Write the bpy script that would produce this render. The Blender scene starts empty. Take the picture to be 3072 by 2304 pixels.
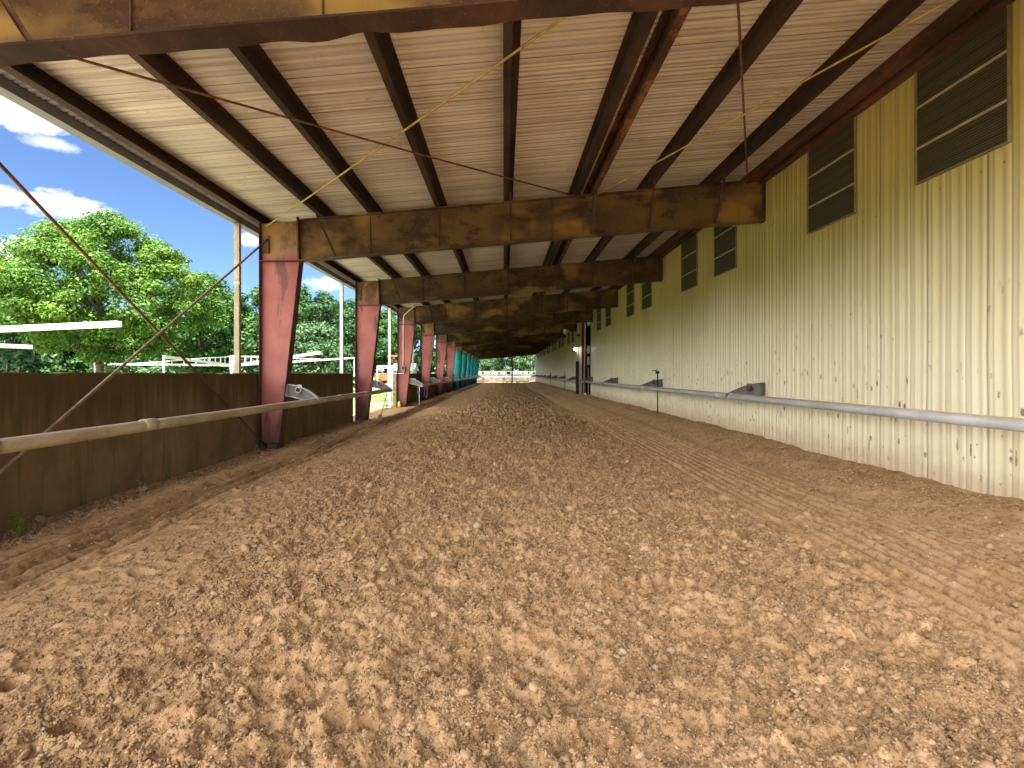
import bpy, math, random
import numpy as np
from mathutils import Vector

R = math.radians
S = bpy.context.scene
COL = S.collection
rng = np.random.default_rng(11)
random.seed(5)

# ------------------------------------------------------------------ tagging
def tag(o, label=None, cat=None, group=None, kind=None):
    if label: o['label'] = label
    if cat: o['category'] = cat
    if group: o['group'] = group
    if kind: o['kind'] = kind
    return o

ORG = {}
def empty(name, loc=(0, 0, 0), label=None, cat=None, group=None):
    o = bpy.data.objects.new(name, None)
    COL.objects.link(o)
    o.location = loc
    o.empty_display_size = 0.2
    ORG[o.name] = Vector(loc)
    return tag(o, label, cat, group)

def org(p):
    return ORG.get(p.name, Vector((0, 0, 0))) if p else Vector((0, 0, 0))

def link_mesh(name, me, parent=None):
    o = bpy.data.objects.new(name, me)
    COL.objects.link(o)
    if parent:
        o.parent = parent
        ORG[o.name] = org(parent)
    return o

def np_mesh(name, v, quads=None, tris=None, mat=None, parent=None, smooth=False):
    me = bpy.data.meshes.new(name)
    v = np.asarray(v, dtype=np.float32)
    me.vertices.add(len(v))
    me.vertices.foreach_set('co', v.ravel())
    loops, starts, k = [], [], 0
    if quads is not None and len(quads):
        q = np.asarray(quads, dtype=np.int32)
        loops.append(q.ravel()); starts.append(np.arange(len(q)) * 4); k = len(q) * 4
    if tris is not None and len(tris):
        t = np.asarray(tris, dtype=np.int32)
        loops.append(t.ravel()); starts.append(k + np.arange(len(t)) * 3)
    lp = np.concatenate(loops).astype(np.int32); st = np.concatenate(starts).astype(np.int32)
    me.loops.add(len(lp)); me.loops.foreach_set('vertex_index', lp)
    me.polygons.add(len(st)); me.polygons.foreach_set('loop_start', st)
    if smooth:
        me.polygons.foreach_set('use_smooth', np.ones(len(st), dtype=bool))
    me.update(calc_edges=True)
    me.validate()
    if mat: me.materials.append(mat)
    return link_mesh(name, me, parent)

class MB:
    def __init__(s): s.v = []; s.f = []; s.sm = []
    def add(s, vs, fs, smooth=False):
        b = len(s.v)
        s.v += [tuple(p) for p in vs]
        s.f += [tuple(b + i for i in f) for f in fs]
        s.sm += [smooth] * len(fs)
        return s
    def box(s, x0, x1, y0, y1, z0, z1):
        x0, x1 = min(x0, x1), max(x0, x1); y0, y1 = min(y0, y1), max(y0, y1); z0, z1 = min(z0, z1), max(z0, z1)
        return s.add([(x0,y0,z0),(x1,y0,z0),(x1,y1,z0),(x0,y1,z0),(x0,y0,z1),(x1,y0,z1),(x1,y1,z1),(x0,y1,z1)],
                     [(0,3,2,1),(4,5,6,7),(0,1,5,4),(1,2,6,5),(2,3,7,6),(3,0,4,7)])
    def bar(s, a, b, w, h, up=(0, 0, 1)):
        a, b = Vector(a), Vector(b); d = (b - a).normalized(); u = Vector(up)
        sd = d.cross(u)
        if sd.length < 1e-4: sd = d.cross(Vector((1, 0, 0)))
        sd.normalize(); u = sd.cross(d).normalized()
        vs = []
        for p in (a, b):
            for (i, j) in ((-1,-1),(1,-1),(1,1),(-1,1)):
                vs.append(p + sd * (i * w / 2) + u * (j * h / 2))
        return s.add(vs, [(3,2,1,0),(4,5,6,7),(0,1,5,4),(1,2,6,5),(2,3,7,6),(3,0,4,7)])
    def prism_xz(s, poly, y0, y1):
        n = len(poly)
        a = sum(poly[i][0]*poly[(i+1)%n][1]-poly[(i+1)%n][0]*poly[i][1] for i in range(n))
        if a < 0: poly = poly[::-1]
        vs = [(x, y0, z) for x, z in poly] + [(x, y1, z) for x, z in poly]
        fs = [tuple(range(n)), tuple(range(2*n-1, n-1, -1))]
        fs += [(i, n+i, n+(i+1)%n, (i+1)%n) for i in range(n)]
        return s.add(vs, fs)
    def tube(s, pts, r, n=10, caps=True, smooth=True):
        pts = [Vector(p) for p in pts]; m = len(pts)
        rs = r if isinstance(r, (list, tuple)) else [r] * m
        vs, fs = [], []
        ref = None
        for i, p in enumerate(pts):
            d = (pts[min(i+1, m-1)] - pts[max(i-1, 0)])
            d = d.normalized() if d.length > 1e-9 else Vector((0,0,1))
            if ref is None:
                ref = Vector((0,0,1)) if abs(d.z) < .9 else Vector((1,0,0))
            sd = d.cross(ref)
            if sd.length < 1e-4: sd = d.cross(Vector((0,1,0)))
            sd.normalize(); u = sd.cross(d).normalized(); ref = u
            for k in range(n):
                t = 2*math.pi*k/n
                vs.append(p + sd*(rs[i]*math.cos(t)) + u*(rs[i]*math.sin(t)))
        for i in range(m-1):
            for k in range(n):
                a, b = i*n+k, i*n+(k+1)%n
                fs.append((a, b, b+n, a+n))
        s.add(vs, fs, smooth)
        if caps:
            b = len(s.v) - m*n
            s.f.append(tuple(b+k for k in range(n-1,-1,-1))); s.sm.append(False)
            s.f.append(tuple(b+(m-1)*n+k for k in range(n))); s.sm.append(False)
        return s
    def ring(s, c, ro, ri, y0, y1, n=20):
        cx, cz = c; vs, fs = [], []
        for k in range(n):
            t = 2*math.pi*k/n; co, si = math.cos(t), math.sin(t)
            vs += [(cx+ro*co,y0,cz+ro*si),(cx+ro*co,y1,cz+ro*si),(cx+ri*co,y0,cz+ri*si),(cx+ri*co,y1,cz+ri*si)]
        for k in range(n):
            a, b = 4*k, 4*((k+1)%n)
            fs += [(a,a+1,b+1,b),(a+2,b+2,b+3,a+3),(a,b,b+2,a+2),(a+1,a+3,b+3,b+1)]
        return s.add(vs, fs)
    def lathe(s, c, prof, n=16):
        cx, cy = c; vs, fs = [], []; m = len(prof)
        for r_, z in prof:
            for k in range(n):
                t = 2*math.pi*k/n
                vs.append((cx+r_*math.cos(t), cy+r_*math.sin(t), z))
        for i in range(m-1):
            for k in range(n):
                a, b = i*n+k, i*n+(k+1)%n
                fs.append((a,b,b+n,a+n))
        fs.append(tuple(range(n-1,-1,-1))); fs.append(tuple((m-1)*n+k for k in range(n)))
        return s.add(vs, fs, True)
    def build(s, name, mat, parent=None, bevel=0):
        o_ = org(parent)
        me = bpy.data.meshes.new(name)
        me.from_pydata([(p[0]-o_.x, p[1]-o_.y, p[2]-o_.z) for p in s.v], [], s.f)
        me.polygons.foreach_set('use_smooth', s.sm)
        me.update()
        me.materials.append(mat)
        o = link_mesh(name, me, parent)
        if bevel:
            m = o.modifiers.new('bevel', 'BEVEL'); m.width = bevel; m.segments = 2; m.limit_method = 'ANGLE'
        return o

def kids(o): return [c for c in bpy.data.objects if c.parent == o]
def copy_tree(o, parent=None, cache=None):
    if cache is None:
        cache = {}
        for c in bpy.data.objects:
            if c.parent: cache.setdefault(c.parent.name, []).append(c)
    c = o.copy(); COL.objects.link(c); c.parent = parent
    ORG[c.name] = ORG.get(o.name, Vector((0,0,0)))
    for ch in cache.get(o.name, []): copy_tree(ch, c, cache)
    return c

# ------------------------------------------------------------------ materials
class NT:
    def __init__(s, name):
        s.m = bpy.data.materials.new(name); s.m.use_nodes = True
        s.t = s.m.node_tree; s.n = s.t.nodes; s.l = s.t.links
        s.b = s.n['Principled BSDF']
        s.geo = s.n.new('ShaderNodeNewGeometry')
        s.pos = s.geo.outputs['Position']
    def put(s, inp, v):
        if hasattr(v, 'links'): s.l.new(v, inp)
        elif isinstance(v, (tuple, list)) and len(v) == 3 and inp.type == 'RGBA': inp.default_value = (*v, 1)
        else: inp.default_value = v
    def noise(s, scale=1, detail=4, rough=.55, stretch=(1,1,1), off=(0,0,0), dist=0, vec=None):
        mp = s.n.new('ShaderNodeMapping'); s.l.new(vec or s.pos, mp.inputs[0])
        mp.inputs['Scale'].default_value = stretch; mp.inputs['Location'].default_value = off
        t = s.n.new('ShaderNodeTexNoise'); s.l.new(mp.outputs[0], t.inputs['Vector'])
        t.inputs['Scale'].default_value = scale; t.inputs['Detail'].default_value = detail
        t.inputs['Roughness'].default_value = rough; t.inputs['Distortion'].default_value = dist
        return t.outputs['Fac']
    def voro(s, scale=1, stretch=(1,1,1), off=(0,0,0), out='Distance', rand=1):
        mp = s.n.new('ShaderNodeMapping'); s.l.new(s.pos, mp.inputs[0])
        mp.inputs['Scale'].default_value = stretch; mp.inputs['Location'].default_value = off
        t = s.n.new('ShaderNodeTexVoronoi'); s.l.new(mp.outputs[0], t.inputs['Vector'])
        t.inputs['Scale'].default_value = scale; t.inputs['Randomness'].default_value = rand
        return t.outputs[out]
    def ramp(s, v, a, b, lo=0, hi=1):
        r = s.n.new('ShaderNodeMapRange'); r.interpolation_type = 'SMOOTHSTEP'
        s.put(r.inputs['Value'], v)
        r.inputs['From Min'].default_value = a; r.inputs['From Max'].default_value = b
        r.inputs['To Min'].default_value = lo; r.inputs['To Max'].default_value = hi
        return r.outputs[0]
    def math(s, op, a, b=0):
        m = s.n.new('ShaderNodeMath'); m.operation = op
        s.put(m.inputs[0], a); s.put(m.inputs[1], b)
        return m.outputs[0]
    def mix(s, f, a, b):
        m = s.n.new('ShaderNodeMix'); m.data_type = 'RGBA'
        s.put(m.inputs[0], f); s.put(m.inputs[6], a); s.put(m.inputs[7], b)
        return m.outputs[2]
    def sep(s, v=None):
        x = s.n.new('ShaderNodeSeparateXYZ'); s.l.new(v or s.pos, x.inputs[0]); return x.outputs
    def bump(s, h, strength=.3, dist=.01):
        b = s.n.new('ShaderNodeBump'); b.inputs['Strength'].default_value = strength
        b.inputs['Distance'].default_value = dist; s.put(b.inputs['Height'], h)
        s.l.new(b.outputs[0], s.b.inputs['Normal'])
    def done(s, col, rough=.6, metal=0, spec=.3):
        s.put(s.b.inputs['Base Color'], col); s.put(s.b.inputs['Roughness'], rough)
        s.put(s.b.inputs['Metallic'], metal); s.b.inputs['Specular IOR Level'].default_value = spec
        return s.m

def simple(name, col, rough=.5, metal=0, vary=.25, scale=6):
    t = NT(name)
    d = tuple(c*(1-vary) for c in col)
    return t.done(t.mix(t.ramp(t.noise(scale, 5), .35, .65), d, col), rough, metal)

def m_dirt():
    t = NT('track dirt')
    big = t.noise(.55, 4, .6); med = t.noise(3.2, 5, .65); fine = t.noise(30, 5, .7)
    pale = (.485, .318, .178); mid = (.36, .218, .104); dark = (.135, .070, .029)
    c = t.mix(t.ramp(med, .35, .68), mid, pale)
    c = t.mix(t.ramp(big, .48, .68, 0, .55), c, mid)
    c = t.mix(t.ramp(t.noise(1.6, 6, .7, off=(7,3,1)), .56, .72, 0, .75), c, dark)
    c = t.mix(t.ramp(fine, .55, .75, 0, .45), c, (.52,.375,.235))
    c = t.mix(t.ramp(fine, .46, .30, 0, .5), c, dark)
    c = t.mix(t.ramp(t.noise(13, 5, .7, off=(1,8,4)), .51, .65, 0, .6), c, dark)
    # damp band along the left rut, then darker tread stripes
    z = t.sep(); xr = t.math('ABSOLUTE', t.math('ADD', z[0], 4.2))
    wet = t.math('MULTIPLY', t.ramp(xr, .55, .2), t.ramp(t.noise(2.0, 5, .6, (1,.35,1)), .36, .55))
    c = t.mix(t.math('MULTIPLY', wet, .55), c, dark)
    wv = t.math('SINE', t.math('MULTIPLY', t.math('ADD', z[0], t.math('MULTIPLY', t.noise(.5, 2, .5), .12)), 29.9))
    tread = t.math('MULTIPLY', t.math('MULTIPLY', t.ramp(xr, .62, .40), t.ramp(wv, .0, .8)), t.ramp(t.noise(1.3, 5, .65, (1,.5,1), (2,2,2)), .34, .50, .15, .75))
    c = t.mix(tread, c, dark)
    h = t.math('ADD', t.math('MULTIPLY', t.noise(48, 7, .7), .7), t.math('MULTIPLY', t.noise(140, 5, .7, off=(3,1,2)), .25))
    t.bump(h, .8, .018)
    return t.done(c, .95, 0, .12)

def m_clod():
    t = NT('clod dirt')
    ri = t.geo.outputs['Random Per Island']
    c = t.mix(ri, (.17, .092, .041), (.44, .295, .168))
    c = t.mix(t.ramp(t.noise(45, 5, .7), .42, .7, 0, .55), c, (.44,.31,.19))
    g = t.ramp(ri, .975, .985)
    c = t.mix(g, c, (.40, .30, .20))
    t.bump(t.noise(120, 5, .7), .5, .006)
    return t.done(c, .95, 0, .12)

def m_lawn():
    t = NT('lawn and yard')
    z = t.sep()
    grass = t.mix(t.noise(2.2, 6, .65), (.040, .080, .013), (.10, .165, .035))
    yard = t.mix(t.noise(1.4, 6, .65), (.33, .285, .21), (.48, .42, .33))
    w = t.math('ADD', z[0], t.math('MULTIPLY', t.noise(.35, 5, .6), 7))
    strip = t.math('MULTIPLY', t.ramp(w, -34, -26), t.ramp(t.noise(.22, 5, .6, (1,.5,1), (3,1,0)), .42, .50))
    path = t.math('MULTIPLY', t.ramp(t.noise(.12, 4, .5, (1,2.5,1)), .53, .58), .8)
    f = t.math('MAXIMUM', strip, path)
    f = t.math('MULTIPLY', f, t.ramp(t.noise(.9, 6, .7), .22, .40))
    f = t.math('MULTIPLY', f, t.ramp(z[1], 17, 22, 1, .38))
    t.bump(t.noise(14, 5, .7), .6, .05)
    return t.done(t.mix(f, grass, yard), .95, 0, .1)

def m_steel():
    t = NT('weathered rafter steel')
    st = (.75, .75, 1.25)
    c = t.mix(t.ramp(t.noise(1.1, 5, .6, st), .36, .66), (.054, .032, .016), (.108, .070, .027))
    c = t.mix(t.ramp(t.noise(1.35, 9, .76, st, (4,9,2)), .50, .575, 0, .85), c, (.034, .017, .009))
    c = t.mix(t.ramp(t.noise(.8, 3, .5, st, (9,1,7)), .53, .66, 0, .8), c, (.25,.17,.045))
    c = t.mix(t.ramp(t.noise(1.1, 7, .7, (2.6,2.6,.35), (2,2,2)), .56, .70, 0, .55), c, (.045,.024,.012))
    c = t.mix(t.ramp(t.noise(38, 4, .7), .54, .72, 0, .5), c, (.22, .12, .05))
    t.bump(t.noise(45, 5, .7), .25, .004)
    return t.done(c, .75, 0, .25)

def m_purlin(name='rusty purlin steel', k=1, rst=(.34,.15,.06), lim=(.6,.78,.5)):
    t = NT(name)
    c = t.mix(t.ramp(t.noise(1.2, 6, .7, (1,.35,1)), .38, .66), tuple(k*q for q in (.024, .0135, .010)), tuple(k*q for q in (.062, .034, .021)))
    c = t.mix(t.ramp(t.noise(3, 6, .75, (1,.3,1), (3,1,2)), .56, .68, 0, .8), c, (.045,.022,.014))
    c = t.mix(t.ramp(t.noise(26, 4, .7), .6, .78, 0, .5), c, (.34, .15, .06))
    if k > 1: c = t.mix(t.ramp(t.noise(1.6, 7, .75, (2,.8,2), (7,7,7)), .50, .60, 0, .8), c, rst)
    t.bump(t.noise(40, 5, .7), .25, .004)
    return t.done(c, .8, 0, .2)

def m_column():
    t = NT('faded red primer')
    st = (2.4, 2.4, .42)
    c = t.mix(t.ramp(t.noise(1.0, 5, .6), .35, .68), (.25, .070, .060), (.335, .115, .10))
    c = t.mix(t.ramp(t.noise(1.25, 7, .62, st, (2.3, 5, 1)), .555, .61, 0, .9), c, (.11, .045, .04))
    c = t.mix(t.ramp(t.noise(16, 5, .75), .62, .74, 0, .5), c, (.20, .07, .055))
    z = t.sep()
    hi = t.math('ADD', z[2], t.math('MULTIPLY', t.noise(1.3, 6, .7), .9))
    c2 = t.mix(t.ramp(t.noise(1.4, 6, .7, (1,1,.5)), .42, .62), (.24, .145, .05), (.085, .042, .02))
    c = t.mix(t.ramp(hi, 4.72, 4.95), c, c2)
    lo = t.math('ADD', z[2], t.math('MULTIPLY', t.noise(1.7, 5, .7), .8))
    c = t.mix(t.ramp(lo, 1.35, .55, 0, .85), c, (.105, .058, .042))
    t.bump(t.noise(30, 4, .6), .15, .004)
    return t.done(c, .6, 0, .35)

def m_teal():
    t = NT('teal cover')
    c = t.mix(t.ramp(t.noise(.9, 5, .6, (1,1,.5)), .35, .68), (.004, .125, .125), (.012, .25, .25))
    z = t.sep()
    c = t.mix(t.ramp(z[2], .9, .2, 0, .5), c, (.05, .10, .09))
    return t.done(c, .55, 0, .3)

def m_metal_wall():
    t = NT('cream ribbed metal')
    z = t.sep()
    upper_dim = t.mix(t.ramp(t.noise(.6, 4, .6, (1,1.6,.3)), .3, .7), (.36, .305, .10), (.45, .385, .14))
    lower_lit = t.mix(t.ramp(t.noise(1.2, 6, .65, (1,1.2,.6)), .3, .7), (.74, .675, .46), (.82, .76, .56))
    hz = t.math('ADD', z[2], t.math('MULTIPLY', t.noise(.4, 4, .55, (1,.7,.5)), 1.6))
    c = t.mix(t.ramp(hz, 5.5, 2.5), upper_dim, lower_lit)  # painted light falloff: paler low, darker olive high, with some mossy tint
    # streaks running down
    stv = t.noise(1, 7, .68, (1, 7, .16), (0, 3, 0))
    c = t.mix(t.ramp(stv, .57, .78, 0, .32), c, (.34, .26, .11))
    # hoof and kick marks low on the wall
    v = t.voro(2.6, (1, 2.4, 1.15), (0, .3, .7))
    v2 = t.math('ADD', v, t.math('MULTIPLY', t.noise(22, 4, .8), .42))
    low = t.ramp(z[2], 3.4, 1.3, .0, .9)
    keep = t.ramp(t.noise(1.9, 3, .5, off=(3, 8, 1)), .38, .45)
    k = t.math('MULTIPLY', t.math('MULTIPLY', t.ramp(v2, .39, .30), low), keep)
    c = t.mix(k, c, (.15, .115, .07))
    v3 = t.math('ADD', t.voro(1.7, (1, 5, .8), (0, 4.3, 2.7)), t.math('MULTIPLY', t.noise(30, 3, .7), .3))
    k3 = t.math('MULTIPLY', t.ramp(v3, .30, .24), t.ramp(z[2], 2.6, .8, 0, .85))
    c = t.mix(k3, c, (.30, .20, .11))
    ym = t.math('ABSOLUTE', t.math('SUBTRACT', t.math('MODULO', t.math('ADD', z[1], .06), .3048), .15))
    dots = None
    for zr in (.78, 2.72, 4.22):
        dz = t.math('ABSOLUTE', t.math('SUBTRACT', z[2], zr))
        dd = t.math('SQRT', t.math('ADD', t.math('MULTIPLY', ym, ym), t.math('MULTIPLY', dz, dz)))
        k_ = t.ramp(dd, .022, .012)
        dots = k_ if dots is None else t.math('MAXIMUM', dots, k_)
    c = t.mix(t.math('MULTIPLY', dots, t.ramp(t.noise(1.7, 2, .5), .52, .62, 0, .75)), c, (.10, .07, .035))
    # splash of track dirt at the foot
    ft = t.math('ADD', z[2], t.math('MULTIPLY', t.noise(2.5, 6, .7), -.7))
    c = t.mix(t.ramp(ft, .35, -.1, 0, .7), c, (.50, .37, .24))
    t.bump(t.noise(1.1, 3, .5, (1,1.4,.6)), .12, .04)
    return t.done(c, .5, 0, .35)

def m_ceiling():
    t = NT('galvanised roof sheet')
    st = (.035, 9, 1)
    c = t.mix(t.ramp(t.noise(.5, 5, .6), .35, .65), (.43, .40, .365), (.53, .505, .475))
    c = t.mix(t.ramp(t.noise(1, 6, .7, st), .50, .68, 0, .6), c, (.20, .145, .10))
    c = t.mix(t.ramp(t.noise(1, 5, .7, (.08, 30, 1), (1,2,0)), .52, .66, 0, .55), c, (.15, .105, .072))
    c = t.mix(t.ramp(t.noise(2.2, 5, .7, (.04, 9, 1), (3,7,0)), .52, .66, 0, .7), c, (.68, .62, .54))
    c = t.mix(t.ramp(t.noise(9, 4, .75, (.6,2,1)), .62, .74, 0, .5), c, (.17, .10, .06))
    z = t.sep()
    jy = t.math('ABSOLUTE', t.math('SUBTRACT', t.math('MODULO', t.math('ADD', z[1], 10.0), .9144), .4))
    c = t.mix(t.math('MULTIPLY', t.ramp(jy, .020, .008), t.ramp(t.noise(2, 3, .6), .3, .5, .3, .9)), c, (.10, .065, .04))
    c = t.mix(t.ramp(t.noise(3.5, 6, .75, (1,.8,1), (5,5,5)), .60, .72, 0, .45), c, (.26, .15, .075))
    return t.done(c, .5, .12, .4)

def m_concrete():
    t = NT('stained concrete')
    z = t.sep()
    c = t.mix(t.ramp(t.noise(1.1, 6, .65), .35, .65), (.145, .105, .052), (.22, .158, .085))
    s1 = t.noise(1, 6, .65, (1, 4.5, .22), (0, 2, 0))
    hz = t.math('ADD', z[2], t.math('MULTIPLY', s1, 2.0))
    c = t.mix(t.ramp(hz, 1.75, 2.6, 0, .85), c, (.075, .056, .022))
    c = t.mix(t.ramp(t.noise(1.4, 6, .7, (1,3,.3), (0,5,3)), .52, .66, 0, .75), c, (.095, .092, .026))
    c = t.mix(t.ramp(t.noise(24, 4, .8), .62, .75, 0, .35), c, (.36, .27, .18))
    t.bump(t.noise(18, 6, .7), .25, .006)
    return t.done(c, .9, 0, .15)

def m_rail(name, a, b):
    t = NT(name)
    c = t.mix(t.ramp(t.noise(2.0, 6, .65, (1,.5,1)), .38, .64), a, b)
    nz = t.sep(t.geo.outputs['Normal'])
    up = t.math('MULTIPLY', t.ramp(nz[2], .2, .8), t.ramp(t.noise(1.6, 6, .7, (1,.5,1)), .36, .56, .25, .95))
    c = t.mix(up, c, (.40, .29, .19))
    t.bump(t.noise(14, 3, .6), .08, .004)
    return t.done(c, .38, 0, .45)

def m_screen():
    t = NT('dark louvre screen')
    z = t.sep()
    w = t.n.new('ShaderNodeTexWave'); w.wave_type = 'BANDS'; w.bands_direction = 'Z'
    w.inputs['Scale'].default_value = 9; w.inputs['Distortion'].default_value = .3
    t.l.new(t.pos, w.inputs['Vector'])
    c = t.mix(t.ramp(w.outputs['Fac'], .3, .8), (.024, .019, .012), (.080, .066, .038))
    c = t.mix(t.ramp(t.noise(5, 5, .7), .5, .75, 0, .6), c, (.055, .05, .03))
    return t.done(c, .7, 0, .25)

def m_leaf(name, a, b, tr=.3):
    m = bpy.data.materials.new(name); m.use_nodes = True
    n, l = m.node_tree.nodes, m.node_tree.links
    n.clear()
    out = n.new('ShaderNodeOutputMaterial'); g = n.new('ShaderNodeNewGeometry')
    mx = n.new('ShaderNodeMix'); mx.data_type = 'RGBA'
    nz = n.new('ShaderNodeTexNoise'); nz.inputs['Scale'].default_value = .55; nz.inputs['Detail'].default_value = 3
    l.new(g.outputs['Position'], nz.inputs['Vector'])
    ad = n.new('ShaderNodeMath'); ad.operation = 'ADD'
    sb = n.new('ShaderNodeMath'); sb.operation = 'MULTIPLY_ADD'; sb.inputs[1].default_value = 2.2; sb.inputs[2].default_value = -1.05
    l.new(nz.outputs['Fac'], sb.inputs[0])
    l.new(g.outputs['Random Per Island'], ad.inputs[0]); l.new(sb.outputs[0], ad.inputs[1])
    ad.use_clamp = True
    l.new(ad.outputs[0], mx.inputs[0])
    mx.inputs[6].default_value = (*a, 1); mx.inputs[7].default_value = (*b, 1)
    p = n.new('ShaderNodeBsdfPrincipled'); p.inputs['Roughness'].default_value = .6
    p.inputs['Specular IOR Level'].default_value = .25
    l.new(mx.outputs[2], p.inputs['Base Color'])
    tb = n.new('ShaderNodeBsdfTranslucent'); l.new(mx.outputs[2], tb.inputs[0])
    ms = n.new('ShaderNodeMixShader'); ms.inputs[0].default_value = tr
    l.new(p.outputs[0], ms.inputs[1]); l.new(tb.outputs[0], ms.inputs[2])
    l.new(ms.outputs[0], out.inputs[0])
    return m

M = dict(
    dirt=m_dirt(), clod=m_clod(), lawn=m_lawn(), steel=m_steel(), purlin=m_purlin(), purlin_rust=m_purlin('flaking rusty purlin', 1.6, (.27,.115,.03)), strut_rust=m_purlin('red rusty strut', 1.7, (.17,.05,.028)), column=m_column(), teal=m_teal(),
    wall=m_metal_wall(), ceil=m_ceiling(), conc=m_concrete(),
    banner=simple('faded banner', (.24, .24, .26), .6), banner_warm=simple('warm banner', (.27, .22, .19), .6), fence_white=simple('weathered white rail', (.34, .34, .34), .6),
    frame_olive=simple('olive frame', (.20, .175, .085), .6), tan_rod=simple('tan rod', (.23, .165, .105), .6, 0, .4, 9),
    pale_conc=simple('pale concrete', (.20, .185, .16), .9, 0, .45, 1.2),
    rail_old=m_rail('mossy grey rail', (.27, .24, .15), (.44, .40, .285)),
    rail=m_rail('grey plastic rail', (.33, .345, .36), (.46, .475, .485)),
    brk=simple('grey bracket plastic', (.50, .50, .47), .45), brk_web_shade=simple('shaded bracket web', (.17, .175, .165), .5),  # web colour darkened for the shade inside the bracket rim
    brk_dark=simple('dusty dark bracket', (.135, .125, .125), .5),
    screen=m_screen(), trim=simple('pale window trim', (.38, .34, .21), .5),
    rust=simple('rusty rod', (.15, .075, .04), .75, 0, .45, 9),
    ochre=simple('ochre painted rod', (.44, .33, .09), .6, 0, .4, 5),
    dark_flange=simple('dark flange steel', (.085, .045, .032), .7, 0, .5, 5),
    white=simple('white painted tube', (.80, .80, .78), .4, 0, .05),
    cream=simple('cream downspout', (.33, .29, .19), .5, 0, .25, 3),
    grey=simple('grey galvanised', (.50, .52, .54), .45, 0, .2, 4),
    gutter=simple('grey gutter trim', (.13, .14, .15), .5, 0, .2, 3),
    black=simple('black steel', (.02, .02, .02), .5), brown=simple('dark brown jamb', (.075, .04, .028), .6),
    void=simple('dark interior', (.012, .012, .012), .9),
    wood=simple('weathered post wood', (.34, .24, .13), .85, 0, .4, 7),
    yellow=simple('yellow plastic', (.75, .60, .04), .4), purple=simple('purple rope', (.20, .12, .45), .8),
    rope=simple('white rope', (.66, .64, .58), .8), orange=simple('orange paint', (.62, .14, .04), .45),
    red=simple('red brown post', (.24, .06, .04), .6), green_roof=simple('pale green roof', (.20, .30, .26), .5), shed_white=simple('shed white', (.40, .40, .40), .6),
    boxgrey=simple('grey switch box', (.16, .19, .20), .5), sign=simple('white notice', (.62, .62, .64), .5),
    rubber=simple('tyre rubber', (.03, .03, .03), .85), blade=simple('grey shovel blade', (.2,.2,.2), .4),
    pane=simple('dark cab glass', (.05, .06, .07), .1),
    bark=simple('bark', (.15, .105, .07), .9, 0, .5, 5),
    leaf_a=m_leaf('bright leaf', (.024, .090, .010), (.125, .235, .026)),
    leaf_b=m_leaf('mid leaf', (.016, .065, .014), (.062, .15, .028)),
    leaf_c=m_leaf('dark leaf', (.012, .045, .016), (.045, .115, .035)),
    leaf_d=m_leaf('far leaf', (.030, .085, .030), (.105, .19, .075)),
    weed=m_leaf('weed leaf', (.05, .16, .02), (.14, .30, .04)),
    dry=simple('dry twig', (.42, .36, .28), .9),
    grass=m_leaf('grass blade', (.04, .10, .012), (.10, .19, .03)),
)

# ------------------------------------------------------------------ layout (metres; camera at origin looking along +Y)
FY = [4.27] + [11.89 + 7.62*k for k in range(12)]          # frames
XO, XW = -5.55, 5.95                                        # outer column face, right wall face
def ztop(x): return 5.12 + (x + 5.6) * .0866                # rafter top
DEPTH = .94
def zroof(x): return ztop(x) + .225                         # underside of the roof sheet

# ------------------------------------------------------------------ noise for the ground
def hsh(ix, iy, seed):
    h = (ix.astype(np.int64) * 374761393 + iy.astype(np.int64) * 668265263 + seed * 974634777) & 0xffffffff
    h = ((h ^ (h >> 13)) * 1274126177) & 0xffffffff
    h = (h ^ (h >> 16)) & 0xffffffff
    return h.astype(np.float64) / 4294967295.0
def vnoise(x, y, seed):
    ix = np.floor(x); iy = np.floor(y); fx = x-ix; fy = y-iy
    ix = ix.astype(np.int64); iy = iy.astype(np.int64)
    u = fx*fx*fx*(fx*(fx*6-15)+10); v = fy*fy*fy*(fy*(fy*6-15)+10)
    a = hsh(ix,iy,seed); b = hsh(ix+1,iy,seed); c = hsh(ix,iy+1,seed); d = hsh(ix+1,iy+1,seed)
    return (a*(1-u)+b*u)*(1-v) + (c*(1-u)+d*u)*v
def fbm(x, y, seed, octv=4, gain=.5):
    s = 0; a = 1; n = 0
    for i in range(octv):
        ca, sa = math.cos(.6*i), math.sin(.6*i)
        s = s + a*(vnoise((x*ca-y*sa)*2**i, (x*sa+y*ca)*2**i, seed+i*17)-.5); n += a; a *= gain
    return s/n*2
def billow(x, y, seed, octv=3):
    s = 0; a = 1; n = 0
    for i in range(octv):
        ca, sa = math.cos(.9*i+.3), math.sin(.9*i+.3)
        s = s + a*np.abs(2*vnoise((x*ca-y*sa)*2**i, (x*sa+y*ca)*2**i, seed+i*31)-1); n += a; a *= .5
    return s/n
def worley(x, y, seed):
    ix = np.floor(x).astype(np.int64); iy = np.floor(y).astype(np.int64)
    best = np.full(x.shape, 9.0); cid = np.zeros(x.shape)
    for dx in (-1,0,1):
        for dy in (-1,0,1):
            cx, cy = ix+dx, iy+dy
            px = cx + hsh(cx,cy,seed); py = cy + hsh(cx,cy,seed+7)
            d = (x-px)**2 + (y-py)**2
            m = d < best
            best = np.where(m, d, best); cid = np.where(m, hsh(cx,cy,seed+13), cid)
    return np.sqrt(best), cid
def sst(a, b, x):
    t = np.clip((x-a)/(b-a), 0, 1); return t*t*(3-2*t)

PR = []
_r = random.Random(8)
for _k in range(520):
    PR.append((_r.uniform(-4.0, 3.6), 2.1 + 16*_r.random()**1.7, _r.uniform(0, 6.28), _r.uniform(.05, .095), _r.uniform(.03, .07)))

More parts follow.
